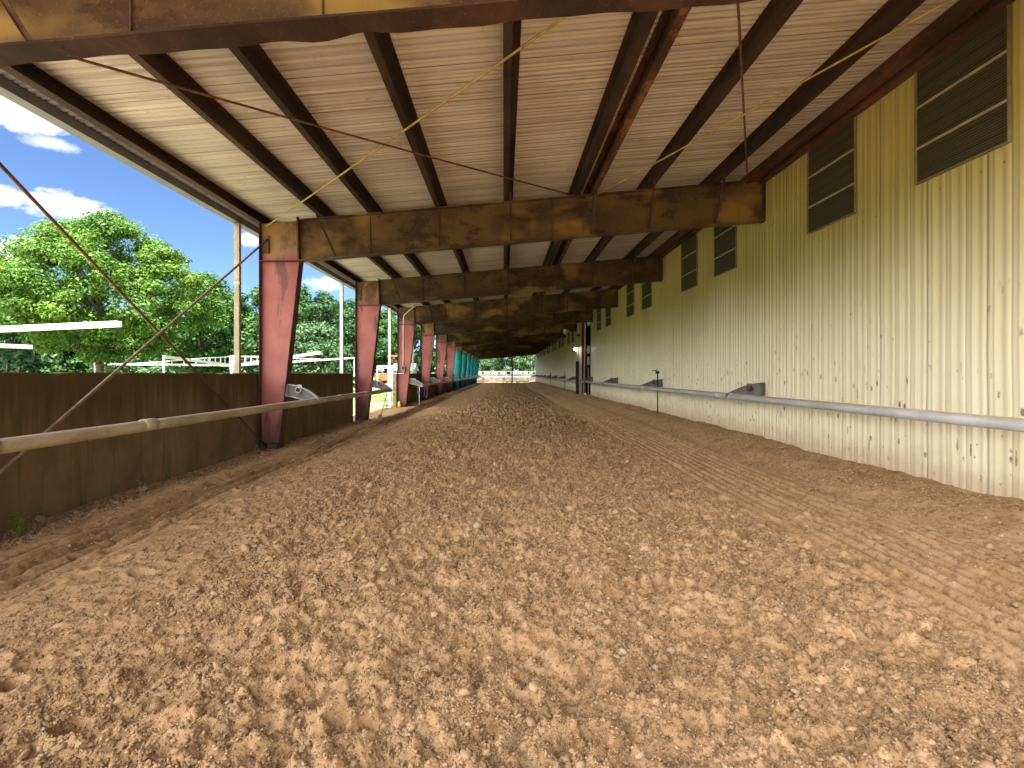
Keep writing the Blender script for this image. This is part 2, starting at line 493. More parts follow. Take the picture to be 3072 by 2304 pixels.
def height(x, y, prints=True):
    near_w = sst(4.75, 5.75, x)
    rough = sst(-3.6, -1.4, x + .5*fbm(x*.5, y*.3, 91, 2)) * (1 - sst(2.5, 3.5, x + .35*fbm(x*.5, y*.35, 92, 2)))
    rough = .22 + .78*rough
    gz = sst(2.75, 3.2, x)*(1-sst(4.5, 4.8, x)); rough = rough*(1-.6*gz)
    rough = rough * (1 - .45*near_w)
    h = .045*fbm(x*.55, y*.4, 1, 3)
    h = h + rough*(.085*fbm(x*2.6, y*2.2, 5, 3))
    b = billow(x*4.3, y*4.1, 21, 3)
    h = h + rough*.070*(.45-b)
    h = h + rough*.034*fbm(x*12, y*11, 41, 4, .7)
    d, cid = worley(x*9.5, y*9.0, 3)
    cl = np.sqrt(np.clip(1-(d/(.30+.22*cid))**2, 0, 1))*(cid > .42)
    h = h + rough*.026*cl*(.35+.9*cid)
    d2, c2 = worley(x*22, y*22, 77)
    h = h + (.25+.75*rough)*.0135*np.sqrt(np.clip(1-(d2/(.28+.2*c2))**2, 0, 1))*(c2 > .3)
    h = h + .006*fbm(x*38, y*38, 61, 2)
    h = h - rough*.035
    # harrow grooves on the right
    xd = x + .06*fbm(x*.2, y*.12, 55, 2) + .03*np.sin(y*.35)
    g = sst(2.75, 3.3, x) * (1 - sst(4.45, 4.7, x))
    gate = sst(-.35, .15, fbm(xd*1.6, y*.10, 71, 2))
    sr = np.sin(xd*2*math.pi/.15)
    h = h + g*(.45+.55*gate)*.034*(np.abs(sr)**.7*np.sign(sr)) + g*.014*fbm(xd*5, y*.4, 72, 2)
    # damp rut on the left
    xl = x + .08*fbm(x*.2, y*.2, 56, 2)
    rut = np.exp(-((xl+4.2)/.38)**2)
    h = h - rut*.045 + rut*.065*np.sin(xl*2*math.pi/.21)*(.4+.6*sst(-.3, .2, fbm(xl, y*.3, 57, 2))) + rut*.03*fbm(x*7, y*5, 58, 3)
    # bank of dirt against the right wall
    h = h + .155*sst(4.55, 5.3, x + .08*fbm(y*.5, y*0+3.3, 33, 3)) + .075*near_w*(1+.35*fbm(x*1.2, y*1.1, 34, 3)) + near_w*.03*fbm(x*4.5, y*4, 36, 3)
    # lower ground at the left wall
    h = h - .05*sst(-4.7, -5.6, x) + .02*sst(-5.2, -5.6, x)*fbm(y*1.1, x, 35, 3)
    return h

def heights_with_prints(X, Y):
    H = height(X, Y)
    for (px, py, a, r_, dp) in PR:
        m = (np.abs(X-px) < .3) & (np.abs(Y-py) < .3)
        if not m.any(): continue
        x, y = X[m]-px, Y[m]-py
        xr = x*math.cos(a)+y*math.sin(a); yr = -x*math.sin(a)+y*math.cos(a)
        q = np.sqrt((xr/1.25)**2 + yr**2)/r_
        H[m] += -dp*np.clip(1-q**3, 0, 1)*(.75+.35*np.clip(xr/r_, -1, 1)) + dp*.5*np.exp(-((q-1.25)/.25)**2)*(.6+.4*np.clip(-xr/r_, -1, 1))
    return H

# ------------------------------------------------------------------ ground
nx = 1120
xs = np.linspace(-6.15, 6.12, nx)
ys = 1.3*np.exp(np.arange(0, 980)*.0045)
ys = ys[ys < 104.4]
X, Y = np.meshgrid(xs, ys)
Z = heights_with_prints(X, Y)
ny = len(ys)
V = np.stack([X, Y, Z], -1).reshape(-1, 3)
ii = (np.arange(ny-1)[:, None]*nx + np.arange(nx-1)[None, :]).ravel()
Q = np.stack([ii, ii+1, ii+1+nx, ii+nx], -1)
b0 = len(V)
V = np.concatenate([V, np.array([(-14,-45,0),(14,-45,0),(14,1.3,0),(-14,1.3,0)], float)])
Q = np.concatenate([Q, [[b0, b0+1, b0+2, b0+3]]])
g = np_mesh('dirt_track', V, Q, None, M['dirt'], None, True)
tag(g, 'loose brown dirt riding track with lumps, hoof prints and harrow grooves', 'dirt track', None, 'structure')

lw = MB().add([(-1800,-600,-.16),(1800,-600,-.16),(1800,2600,-.16),(-1800,2600,-.16)], [(0,1,2,3)]).build('lawn', M['lawn'])
tag(lw, 'grass and pale gravel yard around the riding shed', 'lawn', None, 'structure')

# clods
def ico():
    t = (1+5**.5)/2
    v = np.array([(-1,t,0),(1,t,0),(-1,-t,0),(1,-t,0),(0,-1,t),(0,1,t),(0,-1,-t),(0,1,-t),(t,0,-1),(t,0,1),(-t,0,-1),(-t,0,1)], float)
    v /= np.linalg.norm(v[0])
    f = np.array([(0,11,5),(0,5,1),(0,1,7),(0,7,10),(0,10,11),(1,5,9),(5,11,4),(11,10,2),(10,7,6),(7,1,8),(3,9,4),(3,4,2),(3,2,6),(3,6,8),(3,8,9),(4,9,5),(2,4,11),(6,2,10),(8,6,7),(9,8,1)])
    return v, f
IV, IF = ico()
def scatter(N, med, sig, lo, hi, ymax, BV, BF, dmin):
    yy = 2.0*np.exp(rng.random(N)**1.1*math.log(ymax/2.0))
    xx = rng.uniform(-1, 1, N)*np.minimum(5.75, 1.08*yy + .3)
    dens = np.where((xx > -2.6) & (xx < 3.0), 1.0, .40)
    dens = np.where((xx > 2.95) & (xx < 4.75), .08, dens); dens = np.where(xx > 4.9, .4, dens)
    dens = np.where((xx < -3.5) & (xx > -4.95), .07, dens)
    patch = sst(-.25, .45, fbm(xx*.9, yy*.9, 301, 3))
    keep = rng.random(N) < dens*(dmin+(1-dmin)*patch)
    xx, yy = xx[keep], yy[keep]; n = len(xx); k = len(BV)
    sz = np.clip(np.exp(rng.normal(math.log(med), sig, n)), lo, hi)*np.clip(yy/4, .8, 1.6)
    zz = heights_with_prints(xx.copy(), yy.copy())
    jit = 1 + rng.uniform(-.32, .32, (n, k, 1))
    P = BV[None]*jit*sz[:, None, None]*np.stack([rng.uniform(.8,1.5,n), rng.uniform(.8,1.3,n), rng.uniform(.5,.95,n)], -1)[:, None, :]
    a = rng.uniform(0, 6.28, n); ca, sa = np.cos(a)[:, None], np.sin(a)[:, None]
    px = P[..., 0]*ca - P[..., 1]*sa; py = P[..., 0]*sa + P[..., 1]*ca
    tl = rng.normal(0, .35, (n, 1))
    pz = P[..., 2] + tl*px
    P = np.stack([px + xx[:, None], py + yy[:, None], pz + (zz + sz*.3)[:, None]], -1).reshape(-1, 3)
    return P, (BF[None] + (np.arange(n)*k)[:, None, None]).reshape(-1, 3)
OV = np.array([(1,0,0),(0,1,0),(-1,0,0),(0,-1,0),(0,0,1),(0,0,-1)], float)
OF = np.array([(0,1,4),(1,2,4),(2,3,4),(3,0,4),(1,0,5),(2,1,5),(3,2,5),(0,3,5)])
P1, T1 = scatter(330000, .0075, .38, .004, .016, 16, OV, OF, .45)
P2, T2 = scatter(9000, .017, .35, .011, .045, 20, IV, IF, .1)
P = np.concatenate([P1, P2]); T = np.concatenate([T1, T2+len(P1)])
cl = np_mesh('dirt_clods', P.reshape(-1, 3), None, T, M['clod'], None, False)
tag(cl, 'loose clods and pebbles scattered over the dirt track', 'dirt clods', None, 'stuff')

# ------------------------------------------------------------------ steel frames
def col_inner(z): return -5.12 + z/4.25*.49
def frame(name, Yf, teal=False, dent=False, column=True):
    root = empty(name, (XO+.2, Yf, 0))
    y0, y1 = Yf-.006, Yf+.006
    zk = ztop(-4.64) - DEPTH
    if column:
        w = MB().prism_xz([(XO+.012, -.15), (col_inner(0)-.012, -.15), (col_inner(zk)-.012, zk), (-4.70, ztop(-4.70)-.002), (XO+.012, ztop(XO)-.002)], y0, y1)
        c = w.build('column', M['column'], root)
        MB().box(XO, XO+.011, Yf-.125, Yf+.125, -.15, ztop(XO)+.0).build('outer_flange', M['dark_flange'], c)
        f = MB().bar((col_inner(0)-.006, Yf, -.15), (col_inner(zk)-.006, Yf, zk), .25, .012, (1,0,0))
        f.build('inner_flange', M['dark_flange'], c)
        MB().box(XO+.013, col_inner(zk)-.014, Yf-.12, Yf-.008, zk-.008, zk+.008).box(XO+.013, col_inner(zk)-.014, Yf+.008, Yf+.12, zk-.008, zk+.008).build('stiffener', M['dark_flange'], c)
        cl_ = MB()
        for s_ in (-1, 1):
            cl_.box(XO+.03, XO+.19, Yf+s_*.012, Yf+s_*.05, 4.45, 4.85)
        cl_.build('rod_clip', M['steel'], c)
        MB().box(XO+.02, col_inner(0)-.02, Yf-.11, Yf-.01, -.12, .12).build('base_plate', M['dark_flange'], c)
        # knee splice plates
        MB().bar((-4.655, Yf, zk+.01), (-4.685, Yf, ztop(-4.68)+.055), .26, .03, (1,0,0)).build('splice_plate', M['dark_flange'], c)
        if teal:
            pts = [(XO-.03, -.1), (col_inner(0)+.05, -.1), (col_inner(2.0)+.11, 2.0), (col_inner(zk)+.04, zk-.02), (XO-.03, zk-.02)]
            n_ = 14; vs = []
            for s_ in (-1, 1):
                for i in range(n_+1):
                    z = -.1 + (zk+.08)*i/n_
                    bl = .03*math.sin(i*1.9 + Yf) + .02*math.sin(i*.7+2*Yf)
                    xi = col_inner(max(z, 0)) + .05 + .10*math.sin(math.pi*min(1, (z+.1)/zk)) + bl
                    vs += [(XO-.04+bl*.5, Yf+s_*.16, z), ((XO+xi)/2, Yf+s_*(.20+bl), z), (xi, Yf+s_*.15, z)]
            fs = []; m_ = 3*(n_+1)
            for i in range(n_):
                for j in range(2):
                    q = i*3+j
                    fs += [(q, q+1, q+4, q+3), (m_+q, m_+q+3, m_+q+4, m_+q+1)]
                fs += [(i*3+2, m_+i*3+2, m_+i*3+5, i*3+5), (i*3, i*3+3, m_+i*3+3, m_+i*3)]
            MB().add(vs, fs, True).build('teal_cover', M['teal'], c)
    xa, xb = -4.66, 5.90
    if not column: xa = XO
    nseg = 30
    xs_ = [xa + (xb-xa)*i/nseg for i in range(nseg+1)]
    top = [(x, ztop(x)-.013) for x in xs_]; bot = [(x, ztop(x)-DEPTH+.013) for x in xs_]
    w = MB(); nn = len(xs_)
    vs = [(x, y0, z) for x, z in top] + [(x, y0, z) for x, z in bot] + [(x, y1, z) for x, z in top] + [(x, y1, z) for x, z in bot]
    fs = []
    for i in range(nn-1):
        fs += [(i, nn+i, nn+i+1, i+1), (2*nn+i, 2*nn+i+1, 3*nn+i+1, 3*nn+i)]
    w.add(vs, fs)
    rf = w.build('rafter', M['steel'], root)
    def flange(zf, nm, wid, dn=False):
        vs, fs = [], []
        m = 90; rr = random.Random(3)
        for i in range(m+1):
            x = xa + (xb-xa)*i/m
            z = zf(x)
            e = 0; e2 = 0
            if dn:
                e = -.035*math.exp(-((x+1.55)/.22)**2) + .02*math.exp(-((x+1.15)/.12)**2) + .010*math.sin(x*3.1)+.006*math.sin(x*9)
                e2 = .012*math.sin(x*2.2)
            vs += [(x, Yf-wid/2, z-.011+e2*.3), (x, Yf+wid/2, z-.011+e), (x, Yf+wid/2, z+.011+e), (x, Yf-wid/2, z+.011+e2*.3)]
        for i in range(m):
            q = 4*i
            for k in range(4):
                fs.append((q+k, q+4+k, q+4+(k+1)%4, q+(k+1)%4))
        fs += [(0,1,2,3), (4*m+3, 4*m+2, 4*m+1, 4*m)]
        MB().add(vs, fs).build(nm, M['steel'] if not dn else M['purlin'], rf)
    flange(lambda x: ztop(x)-.011, 'top_flange', .25)
    flange(lambda x: ztop(x)-DEPTH+.011, 'bottom_flange', .25, dent)
    MB().box(5.901, 5.925, Yf-.125, Yf+.125, ztop(5.9)-DEPTH-.02, ztop(5.9)+.03).build('end_plate', M['dark_flange'], rf)
    for xj in (-3.05, -1.48, 1.1):
        MB().box(xj-.006, xj+.006, Yf-.03, Yf-.007, ztop(xj)-DEPTH+.025, ztop(xj)-.025).build('web_seam', M['dark_flange'], rf)
    for xj in (-4.12, .12, 1.96, 3.25, 4.77):
        zt = ztop(xj) + .02
        b = MB()
        b.bar((xj, Yf-.64, zt), (xj+.30 if xj < 0 else xj+.02, Yf-.06, ztop(xj)-DEPTH+.03), .045, .006, (1,0,0))
        b.bar((xj+.02, Yf-.64, zt), (xj+.32 if xj < 0 else xj+.04, Yf-.06, ztop(xj)-DEPTH+.03), .006, .045, (1,0,0))
        b.build('flange_brace', M['dark_flange'], rf)
    for xj in (.12,):
        b = MB().bar((xj+.03, Yf+.64, ztop(xj)+.02), (xj, Yf+.06, ztop(xj)-DEPTH+.03), .045, .008, (1,0,0))
        b.build('flange_brace', M['dark_flange'], rf)
    return root

GF = 'steel portal frames along the riding track'
f0 = frame('portal_frame', FY[0], dent=True)
tag(f0, 'rust stained rafter frame closest to the camera, crossing the top of the picture', 'steel frame', GF)
pf = frame('portal_frame', FY[1])
tf = frame('portal_frame', FY[7], teal=True)
LAB = {1: 'nearest full pink tapered column and rafter, in front of the long concrete wall',
       2: 'pink column and rafter at the near side of the open gap in the concrete wall',
       3: 'pink column and rafter carrying the white conduit and switch box',
       4: 'pink column and rafter next after the column with the switch box',
       5: 'pink column and rafter between the one with a white rope and the last pink one',
       6: 'last pink column and rafter just before the teal wrapped columns',
       7: 'first teal wrapped column and rafter, right after the pink ones',
       8: 'second teal wrapped column and rafter counted from the pink ones',
       9: 'third teal wrapped column and rafter counted from the pink ones',
       10: 'third teal wrapped column and rafter from the far end of the shed',
       11: 'second to last teal wrapped column and rafter before the far opening',
       12: 'farthest teal wrapped column and rafter at the far opening of the shed'}
LAB[4] = 'pink column and rafter beside the hanging white rope, beyond the switch box'
for k in range(1, 13):
    if k == 1: o = pf
    elif k == 7: o = tf
    else:
        o = copy_tree(pf if k < 7 else tf); o.location = (XO+.2, FY[k], 0)
    tag(o, LAB[k], 'steel frame', GF)

# ------------------------------------------------------------------ roof
Y0R, Y1R = .1, 98.5
roof = empty('roof', (0, Y0R, 5.4), 'long low metal roof with rusty purlins and ribbed underside', 'roof')
prof = []
y = Y0R
rr = random.Random(2)
while y < Y1R:
    e = rr.uniform(-.003, .003)
    prof += [(y, 0+e), (y+.055, .0+e), (y+.070, .020), (y+.10, .020), (y+.115, 0), (y+.185, 0), (y+.20, .020), (y+.23, .020), (y+.24, 0+e), (y+.262, -.002), (y+.275, .040), (y+.300, .040)]
    y += .3048
pr = np.array(prof); xsr = np.array([-6.08, -3, 0, 3, 6.0]); m = len(pr)
vs = []
for x in xsr:
    vs += [(x, p[0], zroof(x)+p[1]) for p in pr]
for x in xsr:
    vs += [(x, p[0], zroof(x)+.06) for p in pr]
q = []
for i in range(len(xsr)-1):
    a_ = np.arange(m-1)+i*m
    q.append(np.stack([a_, a_+1, a_+1+m, a_+m], -1)); b_ = a_+m*len(xsr)
    q.append(np.stack([b_, b_+m, b_+1+m, b_+1], -1))
vv = np.array(vs) - np.array(ORG[roof.name])
np_mesh('roof_sheet', vv, np.concatenate(q), None, M['ceil'], roof)

def zpurlin(xp, flip, name='purlin', mt_='purlin'):
    zt = ztop(xp) + .004; s_ = -1 if flip else 1
    b = MB(); th = .005; fl = .105; hh = .212
    b.box(xp-th/2, xp+th/2, Y0R, Y1R-.3, zt, zt+hh)
    b.box(xp+s_*th/2, xp+s_*fl, Y0R, Y1R-.3, zt-.003, zt+.003)
    b.box(xp+s_*fl, xp+s_*(fl+.005), Y0R, Y1R-.3, zt-.003, zt+.022)
    b.box(xp-s_*th/2, xp-s_*fl, Y0R, Y1R-.3, zt+hh-.005, zt+hh+.001)
    b.build(name, M[mt_], roof)
for xp, fl in ((-4.08, True), (-2.98, True), (-1.45, True), (.10, True), (1.62, False), (1.98, False), (3.25, False), (4.77, False)):
    zpurlin(xp, fl, 'purlin', 'purlin_rust' if xp == 1.98 else 'purlin')
# eave strut: C channel open to the inside
b = MB(); ze = 5.13
b.box(-5.66, -5.652, Y0R, Y1R-.3, ze, ze+.205).box(-5.652, -5.52, Y0R, Y1R-.3, ze, ze+.006).box(-5.652, -5.53, Y0R, Y1R-.3, ze+.20, ze+.206).box(-5.526, -5.52, Y0R, Y1R-.3, ze+.006, ze+.03)
b.build('eave_strut', M['purlin'], roof)
b = MB()
b.box(-6.20, -6.19, Y0R, Y1R, 5.13, 5.36).box(-6.19, -6.02, Y0R, Y1R, 5.128, 5.136).box(-6.02, -6.012, Y0R, Y1R, 5.128, 5.27).box(-6.19, -6.17, Y0R, Y1R, 5.34, 5.352)
b.box(-6.076, -6.066, Y0R, Y1R, 5.27, 5.355)
b.build('gutter', M['gutter'], roof)
# rusty strut along the right wall
b = MB(); zs = ztop(5.6)
b.box(5.60, 5.606, Y0R, Y1R-.3, zs+.01, zs+.205).box(5.606, 5.74, Y0R, Y1R-.3, zs+.008, zs+.014).box(5.606, 5.72, Y0R, Y1R-.3, zs+.2, zs+.206)
b.box(5.80, 5.93, Y0R, Y1R-.3, zs-.06, zs-.05).box(5.86, 5.93, Y0R, Y1R-.3, zs-.05, zs+.1)
b.build('wall_strut', M['strut_rust'], roof)

# ------------------------------------------------------------------ right metal wall
DOOR = (35.7, 42.0)
def panel_profile(ya, yb):
    out = []; k = int(math.floor(ya/.3048)); y = k*.3048
    while y < yb:
        joint = k % 3 == 0
        dp = .034 if joint else .022
        wv = .030 if joint else .042
        j = random.Random(k).uniform(-.004, .004)
        e = random.Random(k*7+1).uniform(-.012, .012)
        if joint: out += [(y-.05, 0), (y-.045, -.006), (y-.010, -.009), (y-.008, .05), (y+.013, .05), (y+.015, .002)]
        else: out += [(y-.012, 0), (y-.004, .005), (y+.008, .005), (y+.016, 0)]
        out += [(y+.080+e, 0), (y+.092+e, .0045), (y+.140+e, .0045), (y+.152+e, .001), (y+.19, .001), (y+.197, -.002), (y+.213, -.002), (y+.22, .001), (y+.26, 0)]
        y += .3048; k += 1
    out = [(min(max(p[0], ya), yb), p[1]) for p in out]
    res = [out[0]]
    for p in out[1:]:
        if p[0] > res[-1][0] + 1e-5: res.append(p)
    return res
def wall_mesh(ya, yb, name, parent):
    pr = np.array(panel_profile(ya, yb)); m = len(pr)
    zl = np.array([-.2, .5, 1.2, 2.0, 3.0, 4.2, 5.2, 6.10])
    vs = []
    for kz, z in enumerate(zl):
        wob = .005*np.sin(pr[:, 0]*1.7+kz*2.1)*(1 if kz < 4 else .4)
        yo = pr[:, 0].copy(); inn = (yo > ya+.1) & (yo < yb-.1)
        yo += inn*(.0035*np.sin(yo*2.3+kz*1.9)*(1 if kz < 4 else .3))
        vs.append(np.stack([XW + pr[:, 1] + wob, yo, np.full(m, z)], -1))
    for z in (-.2, 6.10):
        vs.append(np.stack([np.full(m, XW+.10), pr[:, 0], np.full(m, z)], -1))
    vs = np.concatenate(vs); q = []
    for i in range(len(zl)-1):
        a_ = np.arange(m-1)+i*m
        q.append(np.stack([a_, a_+m, a_+1+m, a_+1], -1))
    a_ = np.arange(m-1)+len(zl)*m
    q.append(np.stack([a_, a_+1, a_+1+m, a_+m], -1))
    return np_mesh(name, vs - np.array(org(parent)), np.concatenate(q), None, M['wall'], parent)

WIN = [(6.11, 7.47), (8.78, 10.13), (13.29, 14.63), (15.98, 17.34), (20.9, 22.3), (23.75, 25.06), (28.9, 30.3), (31.8, 33.15)]
for k in range(5, 12):
    WIN += [(FY[k]+1.95, FY[k]+3.25), (FY[k]+4.75, FY[k]+6.05)]
LW = 'cream metal siding panels'
walls = []
for (ya, yb, lab) in ((-3.4, DOOR[0], 'long cream ribbed metal wall near the camera, scuffed and stained, before the doorway'),
                      (DOOR[1]-2.6, 98.6, 'cream ribbed metal wall continuing beyond the dark doorway to the far end')):
    w = empty('metal_wall', (XW, max(ya, 0), 0), lab, 'wall')
    wall_mesh(ya, yb, 'siding', w)
    walls.append((ya, yb, w))
for (ya, yb) in WIN:
    w = walls[0][2] if yb < DOOR[0] else walls[1][2]
    zb, zt_ = 4.43, 6.085
    wn = MB().box(XW-.014, XW-.004, ya, yb, zb, zt_).build('window', M['screen'], w)
    sl = MB()
    k = zb+.06
    while k < zt_:
        sl.bar((XW-.019, ya+.02, k), (XW-.019, yb-.02, k), .008, .012)
        k += .085
    sl.build('slats', M['screen'], wn)
    MB().box(XW-.042, XW-.002, ya-.018, ya, zb-.018, zt_).box(XW-.042, XW-.002, yb, yb+.018, zb-.018, zt_).box(XW-.041, XW-.002, ya, yb, zb-.018, zb).build('frame', M['frame_olive'], wn)
    for zz_ in (4.92, 5.50):
        MB().box(XW-.036, XW-.022, ya+.005, yb-.005, zz_-.017, zz_+.017).build('bar', M['trim'], wn)
for k in range(0, 13):                                       # trim patches where the rafters meet the wall
    if DOOR[0]-1 < FY[k] < DOOR[1]-2.6: continue
    w = walls[0][2] if FY[k] < DOOR[0] else walls[1][2]
    zb = ztop(5.9)-DEPTH
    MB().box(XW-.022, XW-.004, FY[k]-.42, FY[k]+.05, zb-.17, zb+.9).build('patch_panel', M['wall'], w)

# doorway with its projecting jamb
dw = empty('doorway', (XW, 38.5, 0), 'tall dark open doorway with brown jamb and white notices in the cream metal wall', 'doorway')
MB().box(XW+.02, XW+3.0, 39.5, 39.6, -.2, 6.1).box(XW+2.9, XW+3.0, DOOR[0], 39.5, -.2, 6.1).box(XW+.02, XW+3.0, DOOR[0]-.1, DOOR[0]-.005, -.2, 6.1).box(XW+.1, XW+3.0, DOOR[0], 39.5, 6.0, 6.1).build('interior', M['void'], dw)
MB().box(5.74, 6.07, 38.45, 38.62, 0, 5.9).build('jamb', M['brown'], dw)
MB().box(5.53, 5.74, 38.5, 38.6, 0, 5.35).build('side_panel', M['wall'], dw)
MB().box(5.32, 5.53, 38.42, 38.60, 0, 2.6).build('post', M['black'], dw)
for z0_, z1_ in ((3.75, 3.2), (2.95, 2.35)):
    MB().box(6.13, 6.32, 38.40, 38.43, z1_, z0_).build('notice', M['sign'], dw)
MB().box(5.56, 5.62, 38.46, 38.49, 1.5, 2.1).build('notice', M['sign'], dw)
MB().tube([(6.0, 37.0, .1), (6.0, 37.0, 2.1)], .03, 8).build('pipe', M['grey'], dw)
MB().box(5.36, 5.66, 38.40, 38.47, 4.48, 4.62).build('vent', M['brown'], dw)

# lit lamp by the doorway
em = bpy.data.materials.new('lit lamp'); em.use_nodes = True
_b = em.node_tree.nodes['Principled BSDF']; _b.inputs['Base Color'].default_value = (1, 1, .95, 1)
_b.inputs['Emission Color'].default_value = (1, .98, .93, 1); _b.inputs['Emission Strength'].default_value = 9
lm = empty('wall_lamp', (5.4, 38.3, 2.62), 'small lit lamp on a pale arm above the black doorway post', 'lamp')
MB().box(5.40, 5.47, 38.45, 38.52, 2.61, 3.62).build('arm', M['trim'], lm)
MB().box(5.18, 5.5, 38.2, 38.48, 3.62, 3.68).build('hood', M['boxgrey'], lm)
MB().lathe((5.27, 38.32), [(.03, 3.40), (.11, 3.44), (.12, 3.54), (.06, 3.61)], 12).build('bulb', em, lm)

# floodlights under the rafters
def flood(loc, lab):
    x, y, z = loc
    r_ = empty('floodlight', loc, lab, 'floodlight', 'floodlights under the rafters near the doorway')
    MB().tube([(x, y, z), (x-.16, y-.1, z-.03), (x-.36, y-.2, z-.05)], [.10, .17, .23], 14).build('housing', M['grey'], r_)
    MB().tube([(x-.36, y-.2, z-.05), (x-.37, y-.205, z-.051)], .20, 14).build('lens', M['sign'], r_)
    MB().bar((x, y, z+.26), (x, y, z-.02), .05, .03).build('mount', M['boxgrey'], r_)
flood((5.25, FY[5]-.25, 5.14), 'round grey floodlight hanging under the rafter left of the doorway')
b = empty('speaker', (6.0, 35.0, 4.9), 'white box speaker fixed at the top corner of the doorway', 'speaker')
MB().prism_xz([(5.62, 4.95), (5.78, 4.92), (5.86, 5.4), (5.66, 5.42)], 34.9, 35.2).build('cabinet', M['sign'], b, .02)
MB().box(5.80, 5.93, 35.0, 35.06, 5.1, 5.2).build('mount', M['boxgrey'], b)

# ------------------------------------------------------------------ concrete walls on the left
def conc_wall(pts, z0, z1, th, lab, seed, mt_='conc'):
    root = empty('concrete_wall', (pts[0][0], max(pts[0][1], 0), 0), lab, 'concrete wall')
    rr = random.Random(seed); vs, fs = [], []
    P_ = []
    for i in range(len(pts)-1):
        a_, b_ = Vector(pts[i]), Vector(pts[i+1]); L = (b_-a_).length; n_ = max(2, int(L/.22))
        for k in range(n_+ (1 if i == len(pts)-2 else 0)):
            P_.append((a_ + (b_-a_)*(k/n_), (b_-a_).normalized()))
    for p, d in P_:
        nrm = Vector((-d.y, d.x)); t_ = z1 + rr.uniform(-.009, .007) - (.02 if rr.random() < .05 else 0)
        o_ = p + nrm*th
        vs += [(p.x, p.y, z0), (p.x, p.y, t_-.012), (p.x+nrm.x*.012, p.y+nrm.y*.012, t_), (o_.x, o_.y, t_), (o_.x, o_.y, z0)]
    for i in range(len(P_)-1):
        q_ = i*5
        for k in range(4): fs.append((q_+k, q_+k+1, q_+6+k, q_+5+k))
    fs += [(0,4,3,2,1), tuple(len(vs)-5+k for k in range(5))]
    MB().add(vs, [f[::-1] for f in fs]).build('wall', M[mt_], root)
    return root
cw = conc_wall([(-5.60, -3.4), (-5.60, 19.3)], -.3, 1.715, .18, 'dark stained concrete wall at left below the trees, nearest the camera', 1)
for yy_, h_ in ((5.95, .09), (6.10, .075), (5.78, .06)):
    MB().tube([(-5.68, yy_, 1.70), (-5.68, yy_, 1.71+h_)], .012, 6).build('rebar', M['rust'], cw)
conc_wall([(-5.62, 27.3), (-5.62, 99)], -.3, 1.715, .18, 'stained concrete wall behind the far pink and teal columns, past the gap', 2)
ew = conc_wall([(-9.5, 104.5), (8, 104.5)], -.3, 1.60, .2, 'pale concrete wall closing the far end of the track', 3, 'pale_conc')

# brace rods
def rod(a_, b_, r_, mat_, lab, sag=.0, cat='brace rod'):
    a_, b_ = Vector(a_), Vector(b_)
    pts = [a_.lerp(b_, t/10) + Vector((0, 0, -sag*4*(t/10)*(1-t/10))) for t in range(11)]
    o = MB().tube(pts, r_, 8).build('brace_rod', mat_)
    tag(o, lab, cat, 'thin bracing rods of the first bay')
rod((-5.40, FY[1]-.02, 4.76), (-5.10, FY[0], .05), .021, M['tan_rod'], 'thin tan rod sloping down left from the top of the nearest pink column')
rod((-5.42, FY[0], 4.77), (-5.38, FY[1]-.06, .03), .021, M['rust'], 'thin rusty rod sloping down right to the foot of the nearest pink column')
rod((-5.42, FY[0], 4.83), (1.85, FY[1]-.05, 5.69), .016, M['rust'], 'thin rusty rod under the roof running to the middle of the second rafter', .03)
rod((-5.42, FY[1]-.05, 5.05), (1.85, FY[0]+.05, 5.62), .016, M['ochre'], 'yellowish rod under the roof from the nearest pink column up to the front rafter', .02)
rod((1.98, FY[1]-.05, 5.70), (5.7, FY[0]+.05, 5.92), .015, M['ochre'], 'yellowish rod under the roof between the middle and the metal wall', .02)
rod((5.55, FY[1]-.05, 6.02), (1.9, FY[0]+.05, 5.62), .016, M['rust'], 'rusty rod hanging nearly upright in the picture above the end of the second rafter', .02)

# ------------------------------------------------------------------ downspouts
GD = 'downspouts below the gutter'
dl = {1: ('cream downspout beside the nearest pink column', 'cream'), 2: ('pale grey downspout left of the pink column at the gap', 'grey'),
      3: ('white downspout with wide lower half in the wall gap', 'white'), 4: ('cream downspout behind the switch box column', 'cream'),
      5: ('white downspout behind the pink column with the white rope', 'white')}
for k in range(1, 6):
    y_ = FY[k]-.02; ox = .12 if k == 3 else 0
    d_ = empty('downspout', (-6.06, y_, -.1), dl[k][0], 'downspout', GD)
    MB().box(-6.14+ox, -6.02+ox, y_-.05, y_+.05, -.15, 5.125).build('pipe', M[dl[k][1]], d_, .008)
    MB().box(-6.145+ox, -6.012+ox, y_-.055, y_+.055, 3.75, 3.78).build('strap', M['grey'], d_)
    if k == 3:
        MB().box(-6.17+ox, -5.99+ox, y_-.07, y_+.07, -.15, 2.05).build('sleeve', M['white'], d_)

